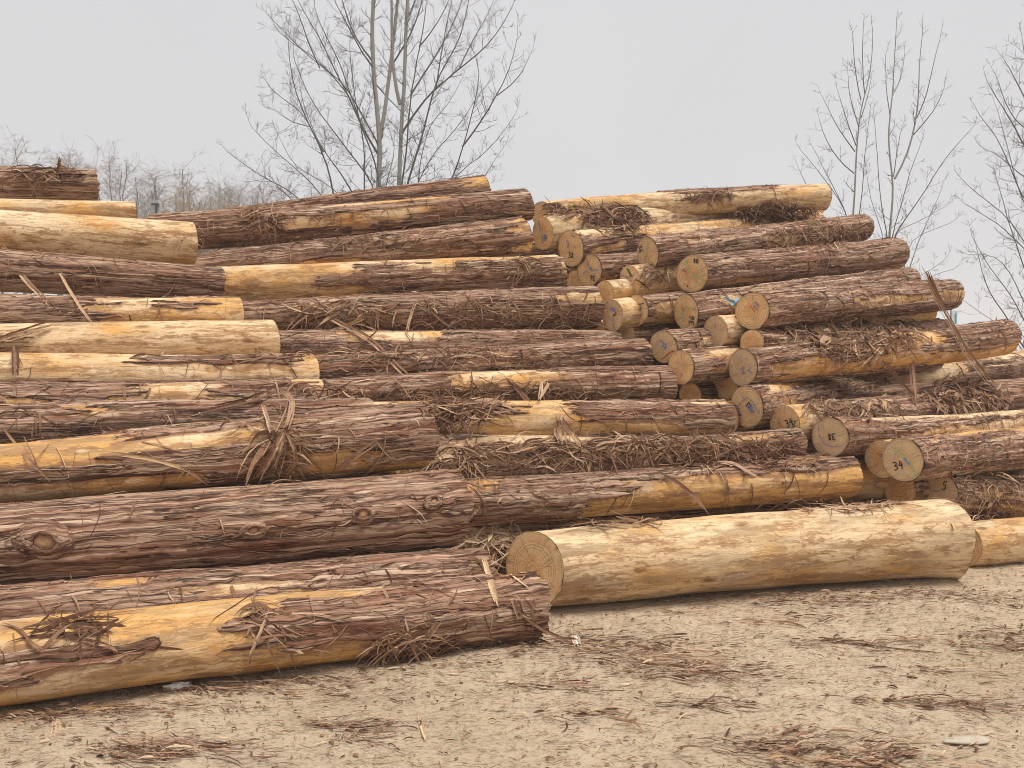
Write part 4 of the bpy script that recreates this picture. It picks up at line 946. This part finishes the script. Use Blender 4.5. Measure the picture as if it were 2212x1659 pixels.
chip("wood_chip", "yellowish chip in the band of bark litter", [(1385, 1474), (1402, 1478), (1415, 1474)], 9, M_TAN, .7, 3, "wood chip")
chip("wood_chip", "long light chip on the open dirt below the litter band", [(1150, 1446), (1166, 1436), (1182, 1428)], 8, M_PALE, .5, 3, "wood chip")
gstrip("forked_twig", "peeled forked twig lying on the open dirt", [(903, 1536), (908, 1560), (916, 1585), (925, 1606)], 7, M_TAN, .85, 2)
gstrip("bark_strip", "long thin dark strip lying flat on the dirt beyond the litter band", [(1728, 1380), (1830, 1388), (1940, 1402), (2045, 1412)], 5, M_FIB, .15, 3)
gstrip("bark_strip", "short dark strip on the dirt with a pale frayed tip", [(1095, 1484), (1150, 1486), (1188, 1488)], 5, M_FIB, .12, 2)
gstrip("bark_strip", "dark forked strip on the dirt in front of the white chunk", [(1110, 1378), (1160, 1382), (1195, 1392)], 6, M_FIB, .15, 2)
gstrip("wood_splinter", "flat pale splinter lying along the foot of the half-peeled log", [(155, 1530), (220, 1526), (300, 1522)], 6, M_TAN, .5, 2)
gstrip("bark_strip", "orange-brown strip at the frame edge under the half-peeled log", [(0, 1562), (60, 1552), (130, 1543)], 7, M_FIB, .55, 3)
gstrip("bark_strip", "brown strip at the very corner of the open dirt beside the flat stone", [(1935, 1530), (1995, 1532), (2070, 1528)], 6, M_FIB, .2, 3)
gstrip("wood_splinter", "pale forked splinter in the dark litter at the bottom of the picture", [(1640, 1640), (1690, 1628), (1730, 1640), (1765, 1652)], 6, M_TAN, .6, 2)

# ------------------------------------------------------------------ blue paint on log flanks
def paint(pts, wpx, mat):
    h0 = hit(*pts[len(pts) // 2])
    if h0 is None or h0[2] < 0: return
    root = LOGS[h0[2]][5]; i0 = h0[2]
    q = []
    for (x, y) in pts:
        h = hit(x, y)
        if h is None or h[2] != i0: continue
        q.append(h[0] + h[1] * .012)
    if len(q) < 2: return
    q = np.array(q); T = np.gradient(q, axis=0); n = CAMP - q
    S = np.cross(T, n); S /= np.linalg.norm(S, axis=1, keepdims=True) + 1e-9; S *= wpx / 2 * q[:, 1:2] / FPX
    Mi = np.array(root.matrix_world.inverted())
    V = np.concatenate([q - S, q + S]) @ Mi[:3, :3].T + Mi[:3, 3]; k_ = len(q); i = np.arange(k_ - 1)
    mesh_obj("paint_mark", V, np.stack([i, i + 1, k_ + i + 1, k_ + i], 1), mat, root, False)
paint([(1566, 642), (1574, 650), (1582, 652), (1590, 662)], 6, M_SKYBLUE)
paint([(1578, 660), (1588, 650), (1594, 645)], 5, M_SKYBLUE)

# ------------------------------------------------------------------ things beyond the stack
M_GREY = mat_plain("grey_metal", (.33, .36, .37), .12, 6, .5); M_DGREY = mat_plain("dark_metal", (.06, .075, .09), .2, 10, .5)
M_BLACK = mat_plain("black_pipe", (.015, .016, .022), .3, 10, .4); M_TEAL = mat_plain("teal_print", (.02, .35, .33), .15, 8); M_BAN = mat_plain("white_banner", (.62, .65, .68), .1, 8)
def box(c, s, Rz=0.0):
    v = np.array([[x, y, z] for x in (-.5, .5) for y in (-.5, .5) for z in (-.5, .5)]) * np.array(s)
    cc, ss = math.cos(Rz), math.sin(Rz); v[:, :2] = v[:, :2] @ np.array([[cc, ss], [-ss, cc]])
    F = np.array([[0, 1, 3, 2], [4, 6, 7, 5], [0, 4, 5, 1], [2, 3, 7, 6], [0, 2, 6, 4], [1, 5, 7, 3]])
    return v + np.array(c), F
def join(parts):
    V, F, o = [], [], 0
    for v, f in parts: V.append(v); F.append(f + o); o += len(v)
    return np.concatenate(V), np.concatenate(F)
def tube(pts, rad, ns=6):
    pts = np.asarray(pts, float); K = len(pts); rad = np.broadcast_to(np.asarray(rad, float), (K,))
    T = np.gradient(pts, axis=0); T /= np.linalg.norm(T, axis=1, keepdims=True) + 1e-9
    ref = np.array([.13, .97, .2]) if abs(T[0][2]) > .6 else np.array([0, 0, 1.0])
    U = np.cross(T, ref); U /= np.linalg.norm(U, axis=1, keepdims=True) + 1e-9; Wv = np.cross(T, U)
    a = np.linspace(0, 2 * math.pi, ns, endpoint=False)
    V = pts[:, None] + rad[:, None, None] * (np.cos(a)[None, :, None] * U[:, None] + np.sin(a)[None, :, None] * Wv[:, None])
    return V.reshape(-1, 3), grid_faces(K, ns, True)
# grey box on a mast
c0 = P(339, 448, 19.0); rt = empty("mast_box", Matrix.Translation(Vector((c0[0], c0[1], 0)))); tag(rt, "small grey metal box with dark bracket on a mast beyond the stack", "mast box")
w = 17.5 * 19 / FPX; h = 30 * 19 / FPX; cz = c0[2]
V, F = tube([(0, .02, 0), (0, .02, cz)], .03, 8); mesh_obj("mast", V, F, M_DGREY, rt)
o = np.array([[-.5, -.45], [.5, -.45], [.5, .30], [.22, .5], [-.35, .5], [-.5, .4]]) * np.array([w, h])
n_ = len(o); Vb = np.concatenate([np.column_stack([o[:, 0], np.full(n_, -.08), o[:, 1] + cz]), np.column_stack([o[:, 0], np.full(n_, .05), o[:, 1] + cz])])
Fq = np.array([[i, (i + 1) % n_, n_ + (i + 1) % n_, n_ + i] for i in range(n_)])
mesh_obj("housing", Vb, [Fq, np.array([list(range(n_))]), np.array([list(range(2 * n_ - 1, n_ - 1, -1))])], M_GREY, rt, False)
V, F = join([box((.03, -.10, cz - .10), (.035, .03, .30)), box((-.01, -.105, cz + .06), (.19, .035, .035)), box((.085, -.11, cz + .03), (.04, .04, .05))])
mesh_obj("bracket", V, F, M_DGREY, rt, False)
# black pipe
a_, b2 = P(1155, 444, 9.9), P(1262, 445, 10.2)
V, F = tube([a_ + (a_ - b2) * .3, a_, (a_ + b2) / 2, b2, b2 + (b2 - a_) * .6], .017, 10)
pp_ = mesh_obj("pipe", V - a_, F, M_BLACK); pp_.location = a_; tag(pp_, "black pipe lying level across the notch between the stacks", "pipe")
# banners
def banner(x0, x1, y0, y1, d, label, shapes):
    A_, B_ = P(x0, y0, d), P(x1, y1, d); wv, hv = B_[0] - A_[0], A_[2] - B_[2]
    r = empty("banner_sign", Matrix.Translation(Vector((A_[0], d, 0)))); tag(r, label, "banner", "banners beyond the stack")
    V, F = tube([(-.02, 0, 0), (-.02, 0, A_[2] + .02)], .015, 8); mesh_obj("post", V, F, M_GREY, r)
    V, F = box((wv / 2, 0, A_[2] - hv / 2), (wv, .02, hv)); pn = mesh_obj("panel", V, F, M_BAN, r, False)
    for sh in shapes:
        q = np.array([[a * wv, -.014, A_[2] - b3 * hv] for a, b3 in sh])
        q = np.concatenate([q, q + np.array([0, .004, 0])]); n3 = len(sh)
        side = [[i, (i + 1) % n3, n3 + (i + 1) % n3, n3 + i] for i in range(n3)]
        s_ = mesh_obj("teal_shape", q, [np.array(side), np.array([list(range(n3))])], M_TEAL, None, False); s_.parent = pn
banner(2056, 2066, 671, 700, 14.0, "narrow pale banner with a teal stripe past the thick dark log's far end", [[(.55, .3), (.95, .1), (.95, 1), (.6, .95)]])
banner(2177, 2194, 712, 758, 13.0, "white banner printed with teal triangles behind the far end of the two-toned log", [[(.05, 0), (.6, .02), (.2, .25)], [(.5, .3), (1, .08), (.8, .45)], [(0, .75), (.45, .55), (.1, .6)], [(.05, 1), (.5, .97), (.3, .7)], [(.55, .72), (1, .6), (.95, .95)]])

# ------------------------------------------------------------------ trees
def mat_tree(name, c1, c2):
    k = NT(name); p = k.coord(); n = k.noise(k.vmath('MULTIPLY', p, (3, 3, 1.2)), 3, 4, .6); n2 = k.noise(k.vmath('MULTIPLY', p, (5, 5, 22)), 1, 3, .6)
    c = k.mix(n, c1, c2); c = k.mix(k.ramp(n2, [(.60, 0.0), (.72, .5)]), c, tuple(x * .45 for x in c1)); k.col(c); return k.m
M_POP = mat_tree("poplar_bark", (.20, .20, .19), (.31, .31, .29)); M_POPT = mat_tree("poplar_twig", (.085, .085, .088), (.14, .135, .13))
M_WIL = mat_tree("willow_bark", (.13, .11, .095), (.20, .175, .15)); M_WILT = mat_tree("willow_twig", (.20, .17, .145), (.29, .25, .21))
M_SHR = mat_tree("shrub_twig", (.30, .24, .18), (.40, .33, .25))

class Acc:
    def __init__(s): s.V = []; s.F = []; s.o = 0
    def add(s, pts, rad, ns):
        v, f = tube(pts, rad, ns); s.V.append(v); s.F.append(f + s.o); s.o += len(v)
    def build(s, name, mat, parent, off):
        if s.V: return mesh_obj(name, np.concatenate(s.V) - off, np.concatenate(s.F), mat, parent)
def smooth_line(pts, step):
    pts = np.asarray(pts, float); seg = np.linalg.norm(np.diff(pts, axis=0), axis=1); cum = np.concatenate([[0], np.cumsum(seg)])
    n = max(3, int(cum[-1] / step) + 1); t = np.linspace(0, cum[-1], n)
    q = np.stack([np.interp(t, cum, pts[:, i]) for i in range(3)], 1)
    for _ in range(2):
        if n > 3: q[1:-1] = .25 * q[:-2] + .5 * q[1:-1] + .25 * q[2:]
    return q, cum[-1]
def twig(acc, p, d, ln, r, rg, up=.5, lev=0, rmin=.0025, kids=4, droop=0.0):
    n = 6 if lev == 0 else 4
    pts = [p]; dv = d / np.linalg.norm(d)
    for i in range(n):
        dv = dv + np.array([0, 0, up - droop * (i / n) * 2]) * .28 + rg.normal(0, .09, 3); dv /= np.linalg.norm(dv)
        pts.append(pts[-1] + dv * ln / n)
    pts = np.array(pts); acc.add(pts, np.linspace(r, max(rmin * .7, r * .35), n + 1), 3)
    if lev < 2 and ln > .18:
        kk = max(2, int(kids * (1 if lev == 0 else .6)))
        for j in range(kk):
            f = rg.uniform(.2, .95); i = min(n - 1, int(f * n)); q = pts[i] + (pts[i + 1] - pts[i]) * (f * n - i)
            t = pts[i + 1] - pts[i]; t /= np.linalg.norm(t); sd = rg.normal(0, 1, 3); sd -= sd.dot(t) * t; sd /= np.linalg.norm(sd)
            twig(acc, q, t * .6 + sd * .8, ln * rg.uniform(.25, .5), max(rmin, r * .6), rg, up, lev + 1, rmin, kids, droop)
def px_tree(name, label, d0, conv, trunks, limbs, seed, dens=1.0, tw=.75, group=None, rmin=.0028, base=None):
    """main stems traced in the picture plane of the tree, spread in depth, then grown with side twigs"""
    rg = np.random.default_rng(seed); s = d0 / FPX
    bx = P(*conv(*(base or trunks[0][0][0])), d0); off = np.array([bx[0], d0, 0.0])
    root = empty(name, Matrix.Translation(Vector(off))); tag(root, label, "tree", group)
    tr, crn = Acc(), Acc()
    for (pts, w0, w1, free) in trunks:
        q = [P(*conv(*p), d0 + (0.0 if free else .0)) for p in pts]
        if free:
            q = [np.array([off[0] + (q[0][0] - off[0]) * .5, d0, -.1]), np.array([(q[0][0] + off[0]) / 2, d0, q[0][2] * .5])] + q
        q, L = smooth_line(q, .35); q = q + np.cumsum(rg.normal(0, .005, q.shape), 0) * np.array([1, 1, .2])
        rr = np.linspace(w0, w1, len(q)) * s / 2
        tr.add(q, rr, 9); limbs_twigs(crn, q, rr, rg, dens * .6, tw, rmin, start=.25)
    for (pts, w0, w1) in limbs:
        dep = rg.uniform(-1, 1) * 1.8; k = len(pts)
        q = [P(*conv(*p), d0 + dep * (i + .3) / k) for i, p in enumerate(pts)]
        q0 = q[0]; q = [np.array([off[0] + (q0[0] - off[0]) * .35, d0, max(.3, q0[2] - 2.2)])] + q if q0[2] < 6.3 else q
        q, L = smooth_line(q, .3); q = q + np.cumsum(rg.normal(0, .006, q.shape), 0)
        rr = np.maximum(np.linspace(w0, w1, len(q)) * s / 2, rmin)
        crn.add(q, rr, 5); limbs_twigs(crn, q, rr, rg, dens, tw, rmin)
    tr.build("trunk", M_POP, root, off); crn.build("crown", M_POPT, root, off)
def limbs_twigs(acc, q, rr, rg, dens, tw, rmin, start=.12):
    L = np.linalg.norm(np.diff(q, axis=0), axis=1).sum(); n = int(L * 4.2 * dens)
    for j in range(n):
        f = start + (1 - start) * rg.random() ** .85; x = f * (len(q) - 1); i = min(len(q) - 2, int(x)); p = q[i] + (q[i + 1] - q[i]) * (x - i)
        t = q[i + 1] - q[i]; t /= np.linalg.norm(t) + 1e-9; sd = rg.normal(0, 1, 3); sd -= sd.dot(t) * t; sd /= np.linalg.norm(sd)
        ln = tw * rg.uniform(.25, 1.15) * (1.15 - .55 * f)
        twig(acc, p, t * .55 + sd * .9, ln, max(rmin, min(rr[i] * .45, .009)), rg, .38, 0, rmin, 4)
    twig(acc, q[-1], q[-1] - q[-2], tw * .7, max(rmin, rr[-1]), rg, .4, 0, rmin, 4)

ca = lambda x, y: ((900 + x * .6329) / 1.8517, y * .6329 / 1.8517)
px_tree("bare_tree", "big bare many-stemmed tree with two pale trunks rising behind the middle stack", 16.0, ca,
  [([(970, 1250), (978, 1050), (983, 870), (965, 720), (948, 560), (935, 380), (925, 150), (938, -60)], 15, 8, True),
   ([(985, 870), (1012, 690), (1030, 520), (1046, 420), (1066, 250), (1075, 150), (1092, -60)], 9, 6, False),
   ([(1085, 1250), (1098, 1000), (1103, 840), (1108, 680), (1125, 560), (1133, 350), (1135, 130), (1150, -60)], 12, 7, True),
   ([(1106, 660), (1080, 560), (1058, 400), (1052, 180), (1048, -60)], 8, 5, False)],
  [([(690, 1260), (655, 1060), (600, 920), (540, 810), (490, 690), (440, 580), (410, 440), (400, 300)], 6, 1.2),
   ([(820, 1250), (740, 1110), (640, 985), (560, 860), (500, 720), (470, 560)], 5, 1.2),
   ([(950, 1160), (800, 990), (700, 850), (600, 740), (540, 640), (480, 520), (430, 380)], 5, 1.2),
   ([(960, 1080), (880, 880), (800, 650), (740, 480), (690, 320), (620, 220), (580, 120)], 5, 1.4),
   ([(985, 1000), (900, 860), (780, 600), (700, 440), (640, 300), (560, 170), (480, 20)], 5, 1.4),
   ([(975, 930), (850, 700), (760, 520), (600, 430), (480, 330), (400, 230), (330, 160)], 4, 1),
   ([(500, 1265), (340, 1165), (240, 1130), (160, 1070), (80, 1010), (0, 950)], 4, 1),
   ([(640, 1240), (560, 1160), (440, 1060), (340, 970), (250, 890), (185, 815)], 3.5, 1),
   ([(620, 960), (480, 700), (380, 640), (300, 590), (250, 525)], 3, .9), ([(540, 800), (430, 780), (370, 750), (310, 690)], 2.4, .8),
   ([(940, 390), (840, 270), (790, 160), (740, 0)], 4.5, 2), ([(930, 420), (860, 340), (800, 200), (700, 20)], 4, 1.5),
   ([(780, 600), (640, 430), (540, 340), (440, 280), (320, 200), (300, 120)], 3, .9), ([(600, 430), (520, 250), (480, 100), (420, -20)], 3, 1),
   ([(885, 1230), (890, 1000), (880, 850), (830, 650), (790, 350), (795, 120)], 4, 1.2),
   ([(760, 1240), (690, 1180), (600, 1130), (470, 1090), (400, 1020), (360, 900)], 3, .9), ([(420, 1260), (330, 1190)], 4, 2),
   ([(1145, 1200), (1200, 1060), (1245, 920), (1290, 740), (1330, 570), (1370, 470), (1420, 400), (1500, 250), (1540, 100), (1560, -20)], 6.5, 1.6),
   ([(1100, 1210), (1140, 1000), (1155, 800), (1165, 640), (1190, 480), (1230, 300), (1270, 60)], 5.5, 1.6),
   ([(1110, 860), (1200, 720), (1330, 560), (1470, 450), (1590, 360), (1700, 260), (1800, 120), (1825, 50)], 5, 1.2),
   ([(1420, 1160), (1500, 930), (1545, 750), (1580, 600), (1612, 470), (1598, 360), (1540, 280)], 5, 1),
   ([(1500, 930), (1600, 790), (1720, 600), (1790, 450), (1830, 330), (1840, 230)], 4, .9), ([(1720, 605), (1860, 520), (1910, 430), (1915, 360)], 2.6, .8),
   ([(1460, 1090), (1600, 1020), (1700, 920), (1780, 830), (1830, 740)], 3, .9), ([(1640, 1115), (1710, 1010), (1780, 900)], 2.6, .8),
   ([(1190, 1200), (1320, 960), (1450, 830), (1560, 650), (1640, 540)], 3.5, 1), ([(1000, 1220), (1050, 1050), (1080, 920), (1020, 780)], 3, 1),
   ([(1170, 600), (1250, 470), (1340, 330), (1450, 130), (1500, -20)], 4.5, 1.6), ([(1135, 150), (1180, 60), (1220, -40)], 4, 3), ([(1070, 390), (1150, 280), (1220, 120), (1260, -30)], 4, 2),
   ([(1330, 570), (1360, 400), (1390, 200), (1440, 0)], 3.5, 1.2), ([(1210, 1190), (1240, 940), (1300, 760), (1420, 640), (1500, 480)], 3, .9), ([(960, 540), (1010, 600), (1090, 680)], 3, 2),
   ([(1230, 300), (1330, 180), (1400, 60), (1430, -40)], 3, 1.2), ([(1480, 440), (1560, 250), (1650, 120), (1700, 0)], 3, 1)],
  11, 1.6, .7, None, .0028, (1030, 1250))
cb = lambda x, y: ((3100 + x * .844) / 1.8517, y * .844 / 1.8517)
YT = "young bare trees behind the sawn ends"
px_tree("bare_tree", "slender young bare tree with three whips on top, nearer the highest pale log", 19.0, cb,
  [([(366, 1040), (378, 800), (385, 690), (405, 480), (430, 430), (452, 360), (462, 152)], 7.5, 1.3, True)],
  [([(408, 475), (385, 400), (375, 280), (368, 178)], 2.2, 1), ([(425, 440), (415, 380), (415, 250), (420, 145)], 2.2, 1), ([(345, 1015), (290, 900), (240, 800), (185, 690)], 3, .9), ([(350, 1005), (250, 870), (200, 800), (130, 725)], 3, .9),
   ([(380, 720), (330, 660), (280, 580), (225, 465)], 2.6, .8), ([(375, 820), (300, 760), (215, 600), (210, 560)], 2.6, .8), ([(385, 690), (350, 600), (300, 440)], 2.4, .8), ([(388, 1015), (410, 880), (420, 700), (440, 560)], 3, .9),
   ([(395, 600), (350, 450), (345, 365)], 2, .8), ([(155, 890), (125, 830), (108, 790)], 1.6, .8), ([(405, 560), (440, 480), (455, 370)], 2, .8)], 21, .8, .6, YT, .0028)
px_tree("bare_tree", "forked young bare tree with a wide reaching side limb", 18.0, cb,
  [([(538, 1140), (555, 920), (567, 845), (545, 790), (533, 650), (548, 500), (560, 420), (572, 132)], 8, 1.3, True), ([(567, 848), (600, 810), (640, 700), (670, 560), (685, 480), (680, 330), (699, 170)], 4.5, 1.2, False)],
  [([(670, 560), (720, 450), (745, 300), (773, 200)], 2.4, .9), ([(560, 840), (575, 720), (600, 600)], 2.4, .9), ([(655, 640), (740, 560), (800, 450), (805, 420)], 2.6, .8), ([(545, 550), (525, 430), (523, 265)], 2, .9), ([(565, 440), (600, 380), (617, 260)], 2, .9),
   ([(530, 1130), (495, 960), (480, 760), (465, 560)], 3.2, .9), ([(545, 1130), (640, 1010), (720, 900), (800, 760), (900, 640), (918, 625)], 4, .9), ([(548, 1120), (600, 960), (640, 800), (680, 700)], 3.4, .9), ([(630, 1290), (690, 1130), (760, 990), (800, 900)], 3, .8),
   ([(520, 1120), (450, 950), (430, 800)], 2.6, .8), ([(640, 1300), (740, 1290), (800, 1230)], 2, .8), ([(700, 1330), (800, 1290), (850, 1280)], 2, .8), ([(560, 1100), (700, 1050), (820, 980)], 2.4, .8), ([(640, 1120), (740, 1100), (820, 1060)], 2, .8)], 22, .8, .6, YT, .0028)
px_tree("bare_tree", "dense bare tree cut off by the picture's edge behind the banners", 19.0, cb,
  [([(1275, 1700), (1260, 1300), (1250, 900), (1235, 500), (1215, 220), (1200, 100)], 12, 2, True)],
  [([(1255, 1000), (1180, 940), (1120, 780), (1040, 620), (975, 540)], 4, .9), ([(1245, 760), (1180, 700), (1120, 560), (1030, 420), (1010, 380)], 4, .9), ([(1235, 560), (1180, 460), (1110, 320), (1090, 290)], 3.5, .9), ([(1260, 1250), (1180, 1180), (1080, 1080), (990, 1020), (900, 970)], 4, .9),
   ([(1262, 1300), (1150, 1100), (1050, 980), (960, 930), (900, 870)], 4, .9), ([(1270, 1750), (1160, 1640), (1100, 1500), (1000, 1380), (960, 1180)], 5, 1), ([(1180, 1640), (1100, 1560), (980, 1490), (890, 1420)], 3, .8), ([(1270, 1600), (1180, 1450), (1120, 1300), (1050, 1200), (930, 1210)], 4, .9),
   ([(1225, 400), (1180, 280), (1170, 190)], 3, .9), ([(1250, 880), (1150, 820), (1060, 720), (990, 700)], 3, .8), ([(1265, 1450), (1200, 1300), (1150, 1150), (1100, 1000), (1060, 850)], 4.5, .9), ([(1270, 1700), (1190, 1560), (1130, 1420), (1000, 1260), (930, 1130)], 4, .9),
   ([(1240, 640), (1160, 600), (1090, 500), (1060, 380)], 3, .8), ([(1260, 1100), (1190, 1000), (1140, 880), (1100, 700), (1060, 560)], 3.5, .9), ([(1290, 1500), (1350, 1300), (1420, 1000)], 5, 1), ([(1285, 1300), (1380, 1000), (1400, 700)], 5, 1)], 23, 1.2, .7, None, .003, (1275, 1700))

# willows far behind the edge stack
cc_ = lambda x, y: (x * .5877 / 1.8517, (400 + y * .5877) / 1.8517)
def willow(label, zx, ztop, zw, d, seed):
    rg = np.random.default_rng(seed); x, y = cc_(zx, ztop); top = P(x, y, d); off = np.array([top[0], d, 0.0]); Hh = top[2]; wv = zw * .5877 / 1.8517 * d / FPX
    root = empty("willow_tree", Matrix.Translation(Vector(off))); tag(root, label, "willow", "far bare willows")
    tr, cr_ = Acc(), Acc()
    z0 = Hh * rg.uniform(.22, .32)
    tr.add(np.array([off + [0, 0, -.1], off + [rg.normal(0, .1), 0, z0 * .5], off + [rg.normal(0, .15), 0, z0]]), [.17, .14, .12], 7)
    ns = int(rg.integers(5, 8))
    for i in range(ns):
        a = rg.uniform(0, 6.28); sp = wv * .5 * rg.uniform(.25, .95); hh = Hh * rg.uniform(.78, .93)
        e = off + np.array([sp * math.cos(a), sp * math.sin(a) * .8, hh]); st = off + [0, 0, z0]
        q, L = smooth_line([st, st + (e - st) * .35 + np.array([sp * math.cos(a) * .25, 0, 0]), st + (e - st) * .7 + np.array([sp * math.cos(a) * .15, 0, .1]), e], .5)
        q = q + np.cumsum(rg.normal(0, .05, q.shape), 0); rr = np.linspace(.07, .016, len(q)); tr.add(q, rr, 5)
        for j in range(int(L * 5.5)):
            f = .12 + .88 * rg.random() ** .7; xx = f * (len(q) - 1); i2 = min(len(q) - 2, int(xx)); p = q[i2] + (q[i2 + 1] - q[i2]) * (xx - i2)
            sd = rg.normal(0, 1, 3); sd[2] = abs(sd[2]) * .6 + .3
            twig(cr_, p, sd, rg.uniform(.7, 2.0), .011, rg, .55, 0, .0065, 4, 1.0)
    tr.build("trunk", M_WIL, root, off); cr_.build("crown", M_WILT, root, off)
for i, (lb, zx, zt, zw, d) in enumerate((
    ("far willow half cut by the frame edge above the topmost edge log", 25, 235, 160, 44),
    ("tallest of the far willows, round crowned, over the topmost edge log", 190, 165, 215, 42),
    ("small far willow right behind the standing splinter", 390, 235, 130, 45),
    ("low thin far willow past the fringed end of the topmost edge log", 575, 335, 150, 46),
    ("broad far willow with swept tips beside the fringed log end", 790, 275, 320, 43),
    ("narrow far willow rising behind the grey mast box", 1030, 370, 170, 44),
    ("broad far willow whose long tips lean over beyond the mast box", 1240, 320, 310, 43),
    ("thin airy far willow standing in a gap of the row", 1450, 430, 150, 46),
    ("pale brushy far willow before the lowest limb of the big bare tree", 1600, 455, 180, 45),
    ("far willow seen through the lowest limb of the big bare tree", 1760, 470, 190, 47),
    ("faint far willow behind the outer stems of the big bare tree", 1960, 500, 220, 48),
    ("last far willow low behind the stems of the big bare tree", 2200, 520, 240, 49))):
    willow(lb, zx, zt, zw, d, 40 + i)
def shrub(label, zx, ztop, zw, d, seed):
    rg = np.random.default_rng(seed); x, y = cc_(zx, ztop); top = P(x, y, d); off = np.array([top[0], d, 0.0]); Hh = top[2]; wv = zw * .5877 / 1.8517 * d / FPX
    root = empty("bare_shrub", Matrix.Translation(Vector(off))); tag(root, label, "shrub", "bare scrub under the willows"); st, cr_ = Acc(), Acc()
    for i in range(14):
        a = rg.uniform(0, 6.28); sp = wv * .5 * rg.random() ** .5
        q, L = smooth_line([off + [rg.normal(0, .2), rg.normal(0, .2), -.1], off + np.array([sp * .5 * math.cos(a), sp * .5 * math.sin(a), Hh * .5]), off + np.array([sp * math.cos(a), sp * math.sin(a), Hh * rg.uniform(.75, .98)])], .5)
        st.add(q, np.linspace(.035, .01, len(q)), 4)
        for j in range(int(L * 7)):
            f = rg.uniform(.35, 1); p = q[min(len(q) - 1, int(f * (len(q) - 1)))]
            sd = rg.normal(0, 1, 3); sd[2] = abs(sd[2]) + .4; twig(cr_, p, sd, rg.uniform(.5, 1.3), .008, rg, .4, 0, .007, 4)
    st.build("stems", M_WIL, root, off); cr_.build("twigs", M_SHR, root, off)
shrub("tan twiggy scrub beside the mast box under the broad willow", 1180, 640, 260, 38, 71)
shrub("thicker tan scrub low between two far willows", 1350, 610, 240, 39, 72)
shrub("low tan scrub at the foot of the big bare tree's lowest limb", 1620, 650, 300, 39, 73)
shrub("thin scrub behind the thin stained peeled log", 950, 690, 180, 40, 74)

# ------------------------------------------------------------------ haze
hz = bpy.data.materials.new("haze_air"); hz.use_nodes = True; ht = hz.node_tree; ht.nodes.clear()
ho = ht.nodes.new("ShaderNodeOutputMaterial"); hv = ht.nodes.new("ShaderNodeVolumePrincipled")
hv.inputs['Color'].default_value = (.90, .93, .97, 1); hv.inputs['Density'].default_value = 0.0022; hv.inputs['Anisotropy'].default_value = 0.0
ht.links.new(hv.outputs[0], ho.inputs['Volume'])
V, F = box((0, 430, 9.5), (1300, 1100, 22)); hb = mesh_obj("haze", V, F, hz, None, False); hb["kind"] = "stuff"; hb["label"] = "thin pale winter haze filling the yard"
SC.cycles.volume_bounces = 1
